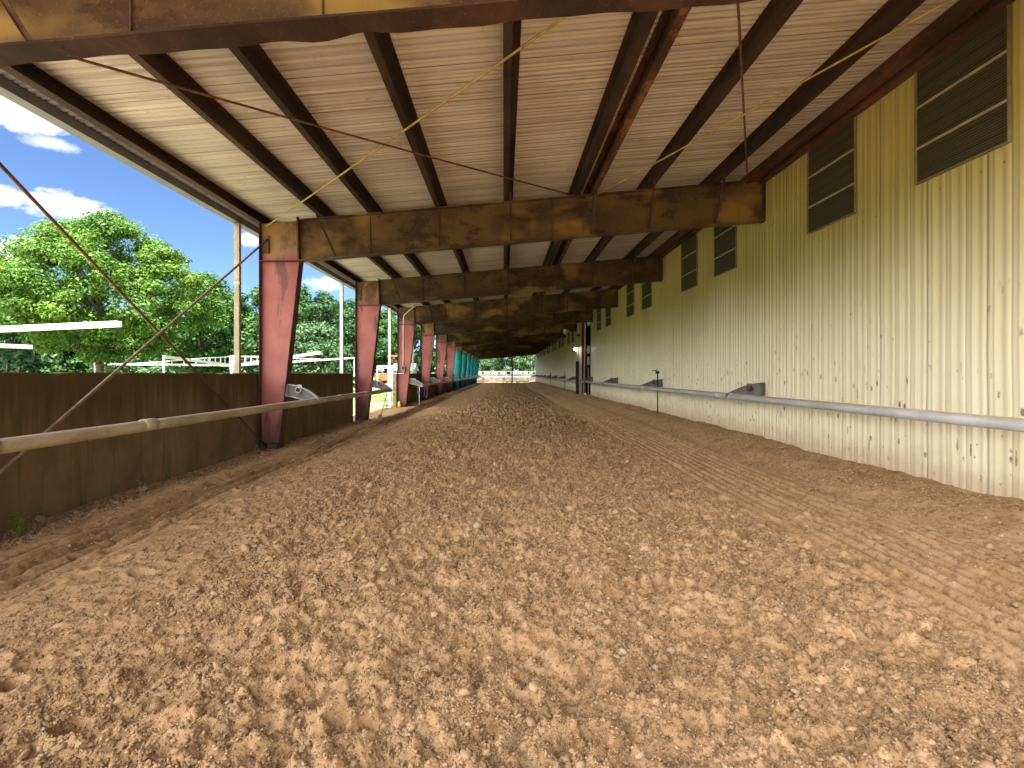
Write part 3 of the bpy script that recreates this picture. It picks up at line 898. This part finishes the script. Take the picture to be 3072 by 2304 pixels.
# ------------------------------------------------------------------ guard rails
def bez(p0, p1, p2, p3, n_=14):
    out = []
    for i in range(n_+1):
        t = i/n_; u = 1-t
        out.append((u**3*p0[0]+3*u*u*t*p1[0]+3*u*t*t*p2[0]+t**3*p3[0], u**3*p0[1]+3*u*u*t*p1[1]+3*u*t*t*p2[1]+t**3*p3[1]))
    return out
def bracket(parent, Yb, xb, xr, ztb, zbb, zr, mat_):
    s_ = 1 if xr > xb else -1
    L = abs(xr-xb)
    top = bez((xb, ztb), (xb+s_*L*.38, ztb-.005), (xb+s_*L*.75, ztb-.13), (xr+s_*.055, zr+.05))
    bot = bez((xb, zbb), (xb+s_*L*.3, zbb-.02), (xb+s_*L*.55, zbb-.09), (xr-s_*.02, zr-.065))
    poly = top + [(xr+s_*.075, zr)] + bot[::-1]
    web = MB().prism_xz(poly, Yb-.006, Yb+.006)
    b = MB()
    for line in (top + [(xr+s_*.078, zr)], bot):
        for i in range(len(line)-1):
            b.bar((line[i][0], Yb, line[i][1]), (line[i+1][0], Yb, line[i+1][1]), .13, .016, (0,0,1))
    b.box(xb-.012, xb+.012, Yb-.07, Yb+.07, zbb-.012, ztb+.012)
    o = b.build('bracket', mat_, parent)
    web.build('web', M['brk_web_shade'], o)
    cx = xb + s_*L*.40; cz = (ztb+zbb)/2 + .005
    r_ = MB().ring((cx, cz), .068, .052, Yb-.075, Yb+.075)
    r_.bar((cx+s_*.005, Yb, cz+.066), (cx+s_*.005, Yb, cz+.12), .012, .12)
    r_.build('ring', mat_, o)
    MB().tube([(cx, Yb-.012, cz), (cx, Yb+.012, cz)], .054, 16).build('hole', M['brown'], o)
    return o
def rail(name, pts, r_, mat_, lab, brs, mat_b, couplers, side, group):
    root = empty(name, (pts[0][0], pts[0][1], 0), lab, 'guard rail', group)
    p = MB().tube(pts, r_, 20).build('pipe', mat_, root)
    for yb in brs:
        if side < 0: bracket(root, yb, -4.955, pts[0][0], 1.455, 1.19, pts[0][2], mat_b)
        else: bracket(root, yb, XW-.03, pts[0][0], 1.485, 1.215, pts[0][2], mat_b)
        MB().tube([(pts[0][0], yb-.09, pts[0][2]), (pts[0][0], yb+.09, pts[0][2])], r_+.008, 20).build('collar', mat_, root)
    for yc in couplers:
        MB().tube([(pts[0][0], yc-.10, pts[0][2]), (pts[0][0], yc-.095, pts[0][2]), (pts[0][0], yc+.095, pts[0][2]), (pts[0][0], yc+.10, pts[0][2])], [r_+.001, r_+.007, r_+.007, r_+.001], 20).build('coupling', mat_, root)
    return root
XL, ZL, XR, ZR = -4.28, 1.085, 5.17, 1.185
GR = 'round guard rails along the track'
rail('guard_rail', [(XL, -2.5, ZL), (XL, 3, ZL), (XL, 8, ZL-.012), (XL, 14, ZL-.008), (XL, FY[2]+.08, ZL)], (.068), M['rail_old'], 'mossy olive grey round rail in front of the near concrete wall', [FY[0], FY[1], FY[2]], M['brk'], [6.25, 13.6, 16.0], -1, GR)
pts = [(XL + (.10*math.sin((k-3)*.9) if k > 3 else 0), FY[k]-.05 if k == 3 else FY[k], ZL + .015*math.sin(k*2.0)) for k in range(3, 13)] + [(XL+.1, 99.5, ZL)]
rail('guard_rail', pts, .065, M['rail_old'], 'wavy round rail along the far pink and teal columns beyond the gap', FY[3:], M['brk'], [31, 46, 61], -1, GR)
rail('guard_rail', [(XR, -2.5, ZR), (XR, 10, ZR), (XR, 20, ZR-.006), (XR, FY[4]-.1, ZR)], .069, M['rail'], 'smooth grey round rail along the near metal wall, ending at the doorway', FY[0:5], M['brk_dark'], [4.62, 12.55, 19.0], 1, GR)
rail('guard_rail', [(XR, FY[5]-.1, ZR), (XR, 70, ZR), (XR, 99.5, ZR)], .069, M['rail'], 'grey round rail along the metal wall beyond the doorway', FY[5:], M['brk_dark'], [50, 65, 80], 1, GR)

# far end rail with red posts
er = empty('end_rail', (-2, 101.5, 0), 'thin pale rail on two red brown posts before the far end wall', 'guard rail')
MB().tube([(-5.2, 100.6, 1.07), (-4, 101.5, 1.07), (4.5, 101.5, 1.07), (5.2, 100.5, 1.1)], .06, 10).build('pipe', M['grey'], er)
for x_ in (-4.1, -.02):
    MB().box(x_-.12, x_+.12, 101.6, 101.8, -.05, 1.25).build('post', M['red'], er)
pp = MB().box(1.42, 1.66, 98.7, 98.87, -.1, ztop(1.5)).build('end_post', M['black'])
tag(pp, 'slim black post standing in the middle of the far opening', 'post')

# ------------------------------------------------------------------ small things
hy = empty('yard_hydrant', (5.55, 19.3, .1), 'thin black water hydrant standing at the metal wall behind a rail bracket', 'water hydrant')
MB().tube([(5.63, 19.05, .1), (5.63, 19.05, 1.72)], .022, 8).build('pipe', M['black'], hy)
MB().box(5.56, 5.68, 19.0, 19.1, 1.70, 1.80).build('head', M['black'], hy)
MB().bar((5.64, 19.05, 1.83), (5.40, 18.98, 1.80), .03, .02).build('handle', M['black'], hy)
for k, y_ in enumerate((FY[6]-.4, FY[8]-.5)):
    h2 = MB().tube([(5.80, y_, .1), (5.80, y_, 1.95-.1*k)], .03, 8).build('standpipe', M['boxgrey'])
    tag(h2, ('thin standpipe against the metal wall, nearer of the two beyond the doorway', 'thin standpipe against the metal wall, farther of the two beyond the doorway')[k], 'pipe', 'standpipes beyond the doorway')

sb = empty('switch_box', (-5.3, FY[3]-.1, 1.9), 'grey switch box with white conduit on the pink column past the gap', 'switch box')
yb = FY[3]
MB().box(-5.34, -5.15, yb-.10, yb-.012, 1.78, 2.08).build('box', M['boxgrey'], sb, .01)
MB().box(-5.31, -5.18, yb-.112, yb-.101, 1.93, 2.04).build('cover', M['black'], sb)
MB().tube([(-5.25, yb-.05, 2.08), (-5.25, yb-.05, 3.6), (-5.24, yb-.06, 4.55), (-5.19, yb-.09, 4.75), (-4.75, yb-.14, 5.12), (-4.6, yb-.2, 5.18)], .018, 8).build('conduit', M['white'], sb)
MB().tube([(-5.2, yb-.06, 1.78), (-5.24, yb-.07, 1.71), (-5.85, yb-.09, 1.70), (-5.93, yb-.09, 1.64), (-5.93, yb-.09, 1.3)], .018, 8).build('cable', M['white'], sb)
wp = MB().box(-5.80, -5.60, 27.05, 27.26, -.2, 1.66).build('gate_post', M['wood'], None, .01)
tag(wp, 'square weathered wooden post between the white downspout and the pink column', 'post')
sp = empty('spray_bottle', (-5.5, yb-.2, 0), 'yellow bottle with black top at the foot of the switch box column', 'bottle')
MB().lathe((-5.42, yb-.22), [(.07, -.03), (.08, .0), (.08, .16), (.05, .24), (.03, .27)], 12).build('bottle', M['yellow'], sp)
MB().lathe((-5.42, yb-.22), [(.03, .27), (.035, .31), (.03, .33)], 10).bar((-5.42, yb-.22, .33), (-5.35, yb-.24, .30), .03, .03).build('nozzle', M['black'], sp)
lr = empty('lead_rope', (-4.3, yb, 1.0), 'purple lead rope looped and hanging from the rail end past the gap', 'rope')
def loop(cx, y_, zt, w_, h_, mat_, n_=14):
    return MB().tube([(cx + w_*math.sin(2*math.pi*t/n_), y_+.02*math.cos(2*math.pi*t/n_), zt-h_/2+h_/2*math.cos(2*math.pi*t/n_)) for t in range(n_+1)], .010, 6, False)
loop(-4.45, yb-.06, 1.0, .05, .36, 0).build('loop', M['purple'], lr)
loop(-4.12, yb+.3, 1.0, .08, .55, 0).build('loop', M['purple'], lr)
MB().tube([(-4.40, yb-.06, 1.02), (-4.41, yb-.06, .6), (-4.40, yb-.07, .08)], .018, 6).build('strap', M['rope'], lr)
wr = MB().tube([(-4.70, FY[4]+.16, 4.28), (-4.74, FY[4]+.18, 3.4), (-4.98, FY[4]+.2, 2.4), (-5.04, FY[4]+.2, 1.75)], .03, 6).build('hanging_rope', M['rope'])
tag(wr, 'white rope hanging along the right edge of a pink column beyond the switch box', 'rope')
sh = empty('shovel', (-5.9, 22.6, 0), 'red handled tool leaning at the end of the near rail in the gap', 'shovel')
MB().tube([(-4.45, 19.85, 1.0), (-4.72, 19.95, .1)], .014, 6).build('handle', M['red'], sh)
MB().bar((-4.72, 19.95, .13), (-4.80, 19.97, -.05), .14, .02, (0,1,0)).build('blade', M['blade'], sh)
tk = MB()
for i in range(9):
    a0 = Vector((-5.45+random.uniform(-.12,.12), 18.6+random.uniform(-.4,.3), -.02+random.uniform(0,.22)))
    d_ = Vector((random.uniform(-.1,.22), random.uniform(-.18,.18), random.uniform(-.05,.1)))
    tk.tube([a0, a0+d_*.5+Vector((0,0,.03)), a0+d_], [.012,.014,.006], 6)
o = tk.build('chain', M['blade']); tag(o, 'tangle of grey chain lying on the dirt at the end of the near concrete wall', 'chain')

# weeds on the dirt
def weed(name, x, y, h, n_, mat_, lab, grp=None):
    z0_ = float(height(np.array([x]), np.array([y]))[0])
    root = empty(name, (x, y, z0_), lab, 'weed', grp)
    st = MB(); lf = MB(); rr = random.Random(int(x*100)+n_)
    for i in range(max(2, n_//4)):
        a_ = rr.uniform(0, 6.28); l_ = h*rr.uniform(.6, 1)
        tip = Vector((x+.35*l_*math.cos(a_), y+.35*l_*math.sin(a_), z0_+l_))
        b0_ = Vector((x, y, z0_-.02)); mid = (b0_+tip)/2 + Vector((0,0,.15*l_))
        st.tube([b0_, mid, tip], [.003, .0025, .0015], 5)
        for k in range(5):
            t = .35+.65*k/4; p = b0_.lerp(tip, t); an = rr.uniform(0, 6.28); L = h*rr.uniform(.22, .42)
            d_ = Vector((math.cos(an), math.sin(an), rr.uniform(-.1, .5))).normalized(); sd = d_.cross(Vector((0,0,1))).normalized()*L*.2
            lf.add([p, p+d_*L*.5+sd+Vector((0,0,.01)), p+d_*L, p+d_*L*.5-sd+Vector((0,0,.01))], [(0,1,2,3)])
    st.build('stem', mat_, root); lf.build('leaves', mat_, root)
weed('weed', -5.18, 5.55, .24, 20, M['weed'], 'bright green leafy weed growing at the near left wall foot')
weed('weed', -4.85, 8.2, .12, 10, M['weed'], 'small green sprout on the dirt below the rail')
weed('weed', -5.1, 7.3, .20, 6, M['dry'], 'dry pale twig standing in the dirt between the two green sprouts')
weed('weed', -5.3, 11.1, .22, 5, M['dry'], 'dry stalk standing beside the foot of the nearest pink column')
weed('weed', -5.85, 25.8, .5, 40, M['weed'], 'leafy green weeds around the foot of the white downspout')

# grass outside the gap
n = 16000
gy = rng.uniform(19.5, 60, n); gx = rng.uniform(-22, -6.3, n)
k_ = (fbm(gx*.5, gy*.35, 501, 3) > -.05) & ((gx < -7.2) | (rng.random(n) < .25)); gx, gy = gx[k_], gy[k_]; n = len(gx)
gh = rng.uniform(.05, .16, n); ga = rng.uniform(0, 6.28, n); wd = .012
bx, by = np.cos(ga)*wd, np.sin(ga)*wd
lx, ly = rng.normal(0, .04, n), rng.normal(0, .04, n)
V = np.stack([np.stack([gx-bx, gy-by, np.full(n, -.17)], -1), np.stack([gx+bx, gy+by, np.full(n, -.17)], -1), np.stack([gx+lx, gy+ly, -.16+gh], -1)], 1).reshape(-1, 3)
o = np_mesh('grass', V, None, np.arange(3*n).reshape(-1, 3), M['grass'])
tag(o, 'tufts of green grass in the yard outside the gap', 'grass', None, 'stuff')
n = 4000
gy = rng.uniform(101.7, 104.3, n); gx = rng.uniform(-7, 5, n); k_ = (gx < -4) | (gx > .4); gx, gy = gx[k_], gy[k_]; n = len(gx)
gh = rng.uniform(.08, .34, n); wd = .03
V = np.stack([np.stack([gx-wd, gy, np.full(n, -.1)], -1), np.stack([gx+wd, gy, np.full(n, -.1)], -1), np.stack([gx+rng.normal(0,.06,n), gy, gh], -1)], 1).reshape(-1, 3)
o = np_mesh('grass', V, None, np.arange(3*n).reshape(-1, 3), M['grass'])
tag(o, 'green grass growing at the foot of the far end wall', 'grass', None, 'stuff')

# ------------------------------------------------------------------ horse walkers, shed, tractor, frame, banner fence
def walker(hub, ztop_, tips, lab, zarm, truss=True):
    hx, hy_ = hub
    r_ = empty('horse_walker', (hx, hy_, -.1), lab, 'horse walker', 'white horse walkers in the yard')
    MB().tube([(hx, hy_, -.15), (hx, hy_, ztop_)], .21, 14).build('post', M['white'], r_)
    for (tx, ty, tz, hang) in tips:
        a_ = Vector((hx, hy_, zarm)); b_ = Vector((tx, ty, tz))
        m_ = MB().bar(a_, b_, .11, .13)
        if truss:
            t0 = Vector((hx, hy_, ztop_-.05)); t1 = a_.lerp(b_, .68) + Vector((0,0,.06))
            m_.bar(t0, t1, .06, .06)
            for q_ in range(1, 8):
                m_.bar(a_.lerp(b_, .68*q_/8), t0.lerp(t1, q_/8), .035, .035, (1,0,0))
        ar = m_.build('arm', M['white'], r_)
        if hang:
            MB().bar((tx, ty, tz), (tx, ty, tz-1.5), .05, .05, (1,0,0)).build('hanger', M['white'], ar)
walker((-18.2, 35), 2.92, [(-29.9, 38, 2.42, True), (-15.7, 24, 2.48, True), (-9.2, 26, 2.75, False), (-12.1, 42, 2.98, True)], 'white horse walker with four trussed arms seen over the concrete wall', 2.26)
walker((-17.3, 13), 3.0, [(-8.5, 11.5, 2.80, False), (-15.9, 17.5, 2.60, False)], 'white horse walker at the left edge, only its arm ends seen', 2.6, False)

shd = empty('shed', (-12.6, 66, -.1), 'small white shed with pale green roof behind the switch box column', 'shed')
MB().box(-13.9, -11.5, 65, 68.4, -.1, 2.15).build('wall', M['shed_white'], shd)
MB().add([(-14.15, 64.6, 2.1), (-11.2, 64.6, 2.1), (-11.2, 68.8, 2.1), (-14.15, 68.8, 2.1), (-14.1, 66.7, 3.0), (-11.25, 66.7, 3.0)], [(0,1,5,4), (1,2,5), (2,3,4,5), (3,0,4), (3,2,1,0)]).build('roof', M['green_roof'], shd)
MB().box(-12.0, -11.2, 64.95, 64.998, -.1, 1.9).build('door', M['grey'], shd)

tr = empty('tractor', (-16, 74, -.1), 'orange tractor with open cab frame parked in the yard seen through the gap', 'tractor')
MB().box(-18.2, -16.0, 73.2, 74.4, .7, 1.75).box(-16.0, -14.9, 73.0, 74.6, .7, 1.5).build('body', M['orange'], tr, .06)
cb = MB()
for x_ in (-16.0, -14.7):
    for y_ in (73.1, 74.5): cb.bar((x_, y_, 1.4), (x_, y_, 4.1), .18, .18, (1,0,0))
cb.box(-16.3, -14.5, 72.8, 74.8, 4.1, 4.3).build('cab', M['orange'], tr)
MB().box(-15.9, -14.8, 73.2, 74.4, 1.5, 3.2).build('cab_glass', M['pane'], tr)
for (x_, r_) in ((-17.6, .55), (-15.2, .85)):
    for y_ in (72.9, 74.7):
        wv = MB().ring((x_, r_-.1), r_, r_*.55, y_-.2, y_+.2).build('wheel', M['rubber'], tr)
        MB().tube([(x_, y_-.15, r_-.1), (x_, y_+.15, r_-.1)], r_*.56, 16).build('rim', M['orange'], wv)
gf = empty('pipe_frame', (-14, 60, 0), 'pale square pipe frame standing in the yard before the tractor', 'frame')
for x_ in (-14.6, -12.9): MB().bar((x_, 60, -.1), (x_, 60, 2.55), .12, .12, (1,0,0)).build('upright', M['white'], gf)
MB().bar((-14.66, 60, 2.6), (-12.84, 60, 2.6), .12, .10).bar((-14.54, 60, 2.35), (-12.96, 60, 2.35), .06, .06).build('crossbar', M['white'], gf)

bf = empty('banner_fence', (0, 118, 0), 'low white fence with pale banner panels beyond the far end wall', 'fence')
for x_, w_, c_ in ((-5.6, 1.3, 'sign'), (-3.9, 1.4, 'sign'), (-2.1, 1.6, 'grey'), (-.2, 1.5, 'sign'), (2.2, 1.4, 'grey'), (3.6, 1.1, 'sign'), (4.9, 1.0, 'grey'), (6.1, .8, 'boxgrey')):
    MB().box(x_-w_/2, x_+w_/2, 117.96, 118.0, 1.55, 2.2).build('panel', M[{'sign':'banner','grey':'banner_warm','boxgrey':'boxgrey'}[c_]], bf)
fr = MB().box(-8, 7.6, 118.02, 118.1, 2.18, 2.28).box(-8, 7.6, 118.02, 118.1, 1.45, 1.55)
for i in range(14): fr.box(-8+i*1.2, -7.9+i*1.2, 118.02, 118.1, -.15, 2.18)
fr.build('rails', M['fence_white'], bf)

# ------------------------------------------------------------------ trees
def crown(seed, rx, ry, z0, z1, ncl, per, leaf, clr, peak=.45, flat=.6):
    r = np.random.default_rng(seed)
    C = []
    while len(C) < ncl:
        u = r.normal(size=3); u /= np.linalg.norm(u); rad = r.random()**(1/3)
        rad = .35 + .65*rad
        t = (u[2]*rad+1)/2                                   # 0 bottom .. 1 top
        lo = np.sin(np.pi*min(1, t*.5/peak)) if t < peak else np.cos((t-peak)/(1-peak)*np.pi/2)**.75
        k = .55 + .45*np.sin(3*np.arctan2(u[1], u[0])+seed) * .35 + r.uniform(-.1, .2)
        hr = np.hypot(u[0], u[1])+1e-6
        ww = max(.12, lo)*rad*(.75+.5*k*.5)
        C.append((u[0]/hr*rx*ww*hr**.3, u[1]/hr*ry*ww*hr**.3, z0+(z1-z0)*t))
    C = np.array(C)
    rc = clr*r.uniform(.6, 1.35, ncl)
    n = ncl*per
    ci = np.repeat(np.arange(ncl), per)
    d = r.normal(size=(n, 3)); d /= np.linalg.norm(d, axis=1)[:, None]
    q = r.random(n)**.45
    P = C[ci] + d*(q*rc[ci])[:, None]*np.array([1, 1, flat])
    P[:, 2] -= .12*np.hypot(d[:, 0], d[:, 1])*rc[ci]
    nrm = d*.75 + np.array([0, 0, .55]) + r.normal(0, .45, (n, 3)); nrm /= np.linalg.norm(nrm, axis=1)[:, None]
    t1 = np.cross(nrm, r.normal(size=(n, 3))); t1 /= np.linalg.norm(t1, axis=1)[:, None]
    t2 = np.cross(nrm, t1)
    s = leaf*r.uniform(.6, 1.35, n)[:, None]
    V = np.stack([P-t1*s, P-t2*s*.55, P+t1*s, P+t2*s*.55], 1)
    return C, V.reshape(-1, 3)
def trunk_mb(seed, h, r0, C, nl):
    rr = random.Random(seed); b = MB()
    pts = [Vector((0, 0, -.2))]
    for i in range(1, 7): pts.append(Vector((rr.uniform(-.12, .12)*i*.4, rr.uniform(-.12, .12)*i*.4, h*i/6)))
    b.tube(pts, [r0*1.25, r0, r0*.85, r0*.7, r0*.52, r0*.35, r0*.15], 9)
    for i in range(nl):
        c = Vector(C[rr.randrange(len(C))]); t = min(5.2, max(1.2, (c.z*.62)/h*6)); k = int(t)
        s_ = pts[k].lerp(pts[k+1], t-k)
        mid = s_.lerp(c, .5) + Vector((0, 0, .25))
        b.tube([s_, mid, c], [r0*.32, r0*.2, r0*.05], 6)
    return b
def tree(name, loc, lab, seed, rx, ry, z0, z1, ncl, per, leaf, clr, r0, mat_, peak=.45, nl=26, cat='tree', grp='trees beyond the concrete wall'):
    C, V = crown(seed, rx, ry, z0, z1, ncl, per, leaf, clr, peak)
    root = empty(name, loc, lab, cat, grp)
    ORG[root.name] = Vector((0, 0, 0))
    trunk_mb(seed, z1*.86, r0, C, nl).build('trunk', M['bark'], root)
    np_mesh('crown', V, np.arange(len(V)).reshape(-1, 4), None, mat_, root)
    return root
tree('broadleaf_tree', (-23.3, 30, -.1), 'big bright green leafy tree behind the crossed rods and white walker arms', 41, 6.9, 5.7, 2.4, 11.0, 230, 420, .092, .95, .22, M['leaf_a'], .38, 40)
tree('oak_tree', (-46, 45, -.1), 'dark bluish green tree behind the big bright tree, at the left edge', 5, 7.5, 6, 2, 12.4, 110, 200, .19, 1.3, .35, M['leaf_c'], .5)
tree('maple_tree', (-25.5, 44, -.1), 'green tree just right of the big bright tree and left of the cream downspout', 9, 5.2, 5, 1.5, 10.5, 110, 200, .17, 1.15, .3, M['leaf_b'], .45)
tree('ash_tree', (-24.0, 56, -.1), 'darker tree directly behind the cream downspout and nearest pink column', 13, 5.0, 5, 1, 12.2, 100, 200, .19, 1.2, .3, M['leaf_b'], .45)
tree('open_crown_tree', (-19.6, 56, -.1), 'dark green open crowned tree seen between the two nearest pink columns', 21, 4.6, 4.6, 3.2, 10.4, 62, 150, .18, .95, .26, M['leaf_c'], .6)
tree('pale_leaf_tree', (-16.5, 45, -.1), 'low pale green tree right of the nearest pink column above the wall', 27, 3.2, 3, .6, 6.4, 60, 170, .15, .9, .18, M['leaf_d'], .45)
tree('tall_tree', (-24.5, 82, -.1), 'dark tree behind the grey downspout left of the gap', 33, 4.6, 4.6, 1.5, 13.4, 90, 190, .22, 1.3, .32, M['leaf_c'], .5)

def woods(name, spots, seed, mat_, lab, per=150):
    r = np.random.default_rng(seed); VV = []; tb = MB()
    for (x, y, w_, h_) in spots:
        C, V = crown(int(r.integers(1e6)), w_, w_*.8, .2, h_, int(12+w_*h_*1.0), per, .24, 1.25, .4)
        VV.append(V + np.array([x, y, 0]))
        tb.tube([(x, y, -.2), (x+r.uniform(-.4,.4), y, h_*.8)], [.3, .1], 7)
    V = np.concatenate(VV)
    root = empty(name, (spots[0][0], spots[0][1], 0), lab, 'woods'); ORG[root.name] = Vector((0,0,0)); root.location = (0,0,0)
    root['kind'] = 'stuff'
    np_mesh('foliage', V, np.arange(len(V)).reshape(-1, 4), None, mat_, root)
    tb.build('trunks', M['bark'], root)
sp_ = []
for i in range(26):
    t = i/25
    y_ = 62 + 22*random.random(); px_ = -1.05 + .62*t + random.uniform(-.02, .02)
    sp_.append((px_*y_, y_, random.uniform(3.2, 5), random.uniform(6.0, 9.5) + (2 if t > .8 else 0)))
for i in range(9):
    y_ = 92 + 14*random.random(); px_ = -.43 + .27*i/8
    sp_.append((px_*y_, y_, random.uniform(4, 5.5), random.uniform(12, 17)))
woods('distant_woods', sp_, 77, M['leaf_b'], 'row of green woods behind the yard, below and between the nearer trees')
sp_ = [(-17+i*3.6+random.uniform(-1,1), 132+random.uniform(0, 14), random.uniform(3.2, 4.8), random.uniform(7, 13)) for i in range(13)]
woods('distant_woods', sp_, 78, M['leaf_d'], 'pale green woods seen through the far opening of the shed')
sp_ = [(-62+i*5+random.uniform(-1,1), 40+i*1.2+random.uniform(0, 5), random.uniform(2.2, 3.2), random.uniform(2.6, 4.2)) for i in range(10)]
woods('hedge', sp_, 79, M['leaf_d'], 'low bushy hedge under the big tree just above the concrete wall')

# ------------------------------------------------------------------ camera
cd = bpy.data.cameras.new('camera'); cam = bpy.data.objects.new('camera', cd); COL.objects.link(cam)
cam.location = (0, 0, 1.7); cam.rotation_euler = (R(90), 0, 0)
cd.sensor_width = 36; cd.lens = 36*1560/3072; cd.shift_x = 24/3072; cd.shift_y = -31/3072
cd.clip_start = .05; cd.clip_end = 5000
S.camera = cam

# ------------------------------------------------------------------ light: sun behind the camera, sky with a few clouds, added fill clouds out of view
EL = 72; SX = -.02
SKY = .05; SUN = 5; EXPO = 2.45; FILL_CLOUD = 28
sd = bpy.data.lights.new('sun', 'SUN'); sd.energy = SUN; sd.angle = R(.5); sd.color = (1, .94, .84)
so = bpy.data.objects.new('sun', sd); COL.objects.link(so)
so.location = (0, -30, 40)
dirv = Vector((SX, math.cos(R(EL)), -math.sin(R(EL)))).normalized()
so.rotation_euler = dirv.to_track_quat('-Z', 'Y').to_euler()

W = bpy.data.worlds.new('World'); S.world = W; W.use_nodes = True
n, l = W.node_tree.nodes, W.node_tree.links
n.clear()
out = n.new('ShaderNodeOutputWorld'); bg = n.new('ShaderNodeBackground')
sky = n.new('ShaderNodeTexSky'); sky.sky_type = 'NISHITA'; sky.sun_disc = False
sky.sun_elevation = R(EL); sky.sun_rotation = math.pi
sky.air_density = .6; sky.dust_density = .0; sky.ozone_density = 7.0
tc = n.new('ShaderNodeTexCoord')
def vm(op, a, b=None):
    m = n.new('ShaderNodeVectorMath'); m.operation = op
    for i, v in enumerate((a, b)):
        if v is None: continue
        if hasattr(v, 'links'): l.new(v, m.inputs[i])
        else: m.inputs[i].default_value = v
    return m
def mt(op, a, b=0, clamp=False):
    m = n.new('ShaderNodeMath'); m.operation = op; m.use_clamp = clamp
    for i, v in enumerate((a, b)):
        if hasattr(v, 'links'): l.new(v, m.inputs[i])
        else: m.inputs[i].default_value = v
    return m.outputs[0]
D = tc.outputs['Generated']
nz = n.new('ShaderNodeTexNoise'); nz.inputs['Scale'].default_value = 36; nz.inputs['Detail'].default_value = 8; nz.inputs['Roughness'].default_value = .62
mp = n.new('ShaderNodeMapping'); mp.inputs['Scale'].default_value = (1, 1, 1.9); l.new(D, mp.inputs[0]); l.new(mp.outputs[0], nz.inputs['Vector'])
nse = mt('MULTIPLY', mt('SUBTRACT', nz.outputs['Fac'], .5), 2.3)
tot = None
CL = [(70, 340, 62, 24, 1.0), (150, 428, 40, 10, .4), (205, 622, 72, 21, 1.0), (12, 588, 34, 14, .9), (118, 742, 42, 17, .85), (25, 750, 38, 16, .85), (745, 716, 34, 16, .6), (980, 850, 60, 20, .5)]
for (cx, cy, w_, h_, amp) in CL:
    c = Vector(((cx-1512)/1560, 1, (1121-cy)/1560)); ln = c.length; c.normalize()
    df = vm('SUBTRACT', D, tuple(c))
    sc = vm('MULTIPLY', df.outputs[0], (1560/ln/w_*1.0, 1560/ln/w_*1.0, 1560/ln/h_*.85))
    d_ = vm('LENGTH', sc.outputs[0]).outputs['Value']
    v = mt('MULTIPLY', mt('ADD', mt('MULTIPLY', mt('SUBTRACT', 1.0, d_), 1.5), nse), 1.8*amp, False)
    tot = v if tot is None else mt('MAXIMUM', tot, v)
cm = mt('MULTIPLY', mt('MAXIMUM', tot, 0), 1.0, True)
mx = n.new('ShaderNodeMix'); mx.data_type = 'RGBA'
l.new(mt('MULTIPLY', cm, .95), mx.inputs[0])
l.new(sky.outputs[0], mx.inputs[6]); mx.inputs[7].default_value = (5.4, 5.5, 5.6, 1)
# added fill-light cloud bank, out of view left of and behind the camera
sx = n.new('ShaderNodeSeparateXYZ'); l.new(D, sx.inputs[0])
nb = n.new('ShaderNodeTexNoise'); nb.inputs['Scale'].default_value = 5; nb.inputs['Detail'].default_value = 7; nb.inputs['Roughness'].default_value = .58
l.new(mp.outputs[0], nb.inputs['Vector'])
side = mt('ADD', mt('MULTIPLY', sx.outputs[0], -.75), mt('MULTIPLY', sx.outputs[1], -.66))
def sstep(v, a, b):
    r_ = n.new('ShaderNodeMapRange'); r_.interpolation_type = 'SMOOTHSTEP'; l.new(v, r_.inputs[0])
    r_.inputs[1].default_value = a; r_.inputs[2].default_value = b; return r_.outputs[0]
bank = mt('MULTIPLY', mt('MULTIPLY', sstep(side, .18, .42), sstep(nb.outputs['Fac'], .36, .50)), sstep(sx.outputs[2], .02, .10))
mx2 = n.new('ShaderNodeMix'); mx2.data_type = 'RGBA'
l.new(bank, mx2.inputs[0]); l.new(mx.outputs[2], mx2.inputs[6]); mx2.inputs[7].default_value = (FILL_CLOUD, FILL_CLOUD*.985, FILL_CLOUD*.95, 1)
l.new(mx2.outputs[2], bg.inputs[0]); bg.inputs[1].default_value = SKY
l.new(bg.outputs[0], out.inputs[0])

S.view_settings.view_transform = 'Standard'; S.view_settings.look = 'None'
S.view_settings.exposure = EXPO; S.view_settings.gamma = 1
S.render.engine = 'CYCLES'
S.cycles.use_denoising = True
S.cycles.max_bounces = 10; S.cycles.diffuse_bounces = 7; S.cycles.transmission_bounces = 4
S.cycles.sample_clamp_indirect = 6
S.cycles.caustics_reflective = False; S.cycles.caustics_refractive = False
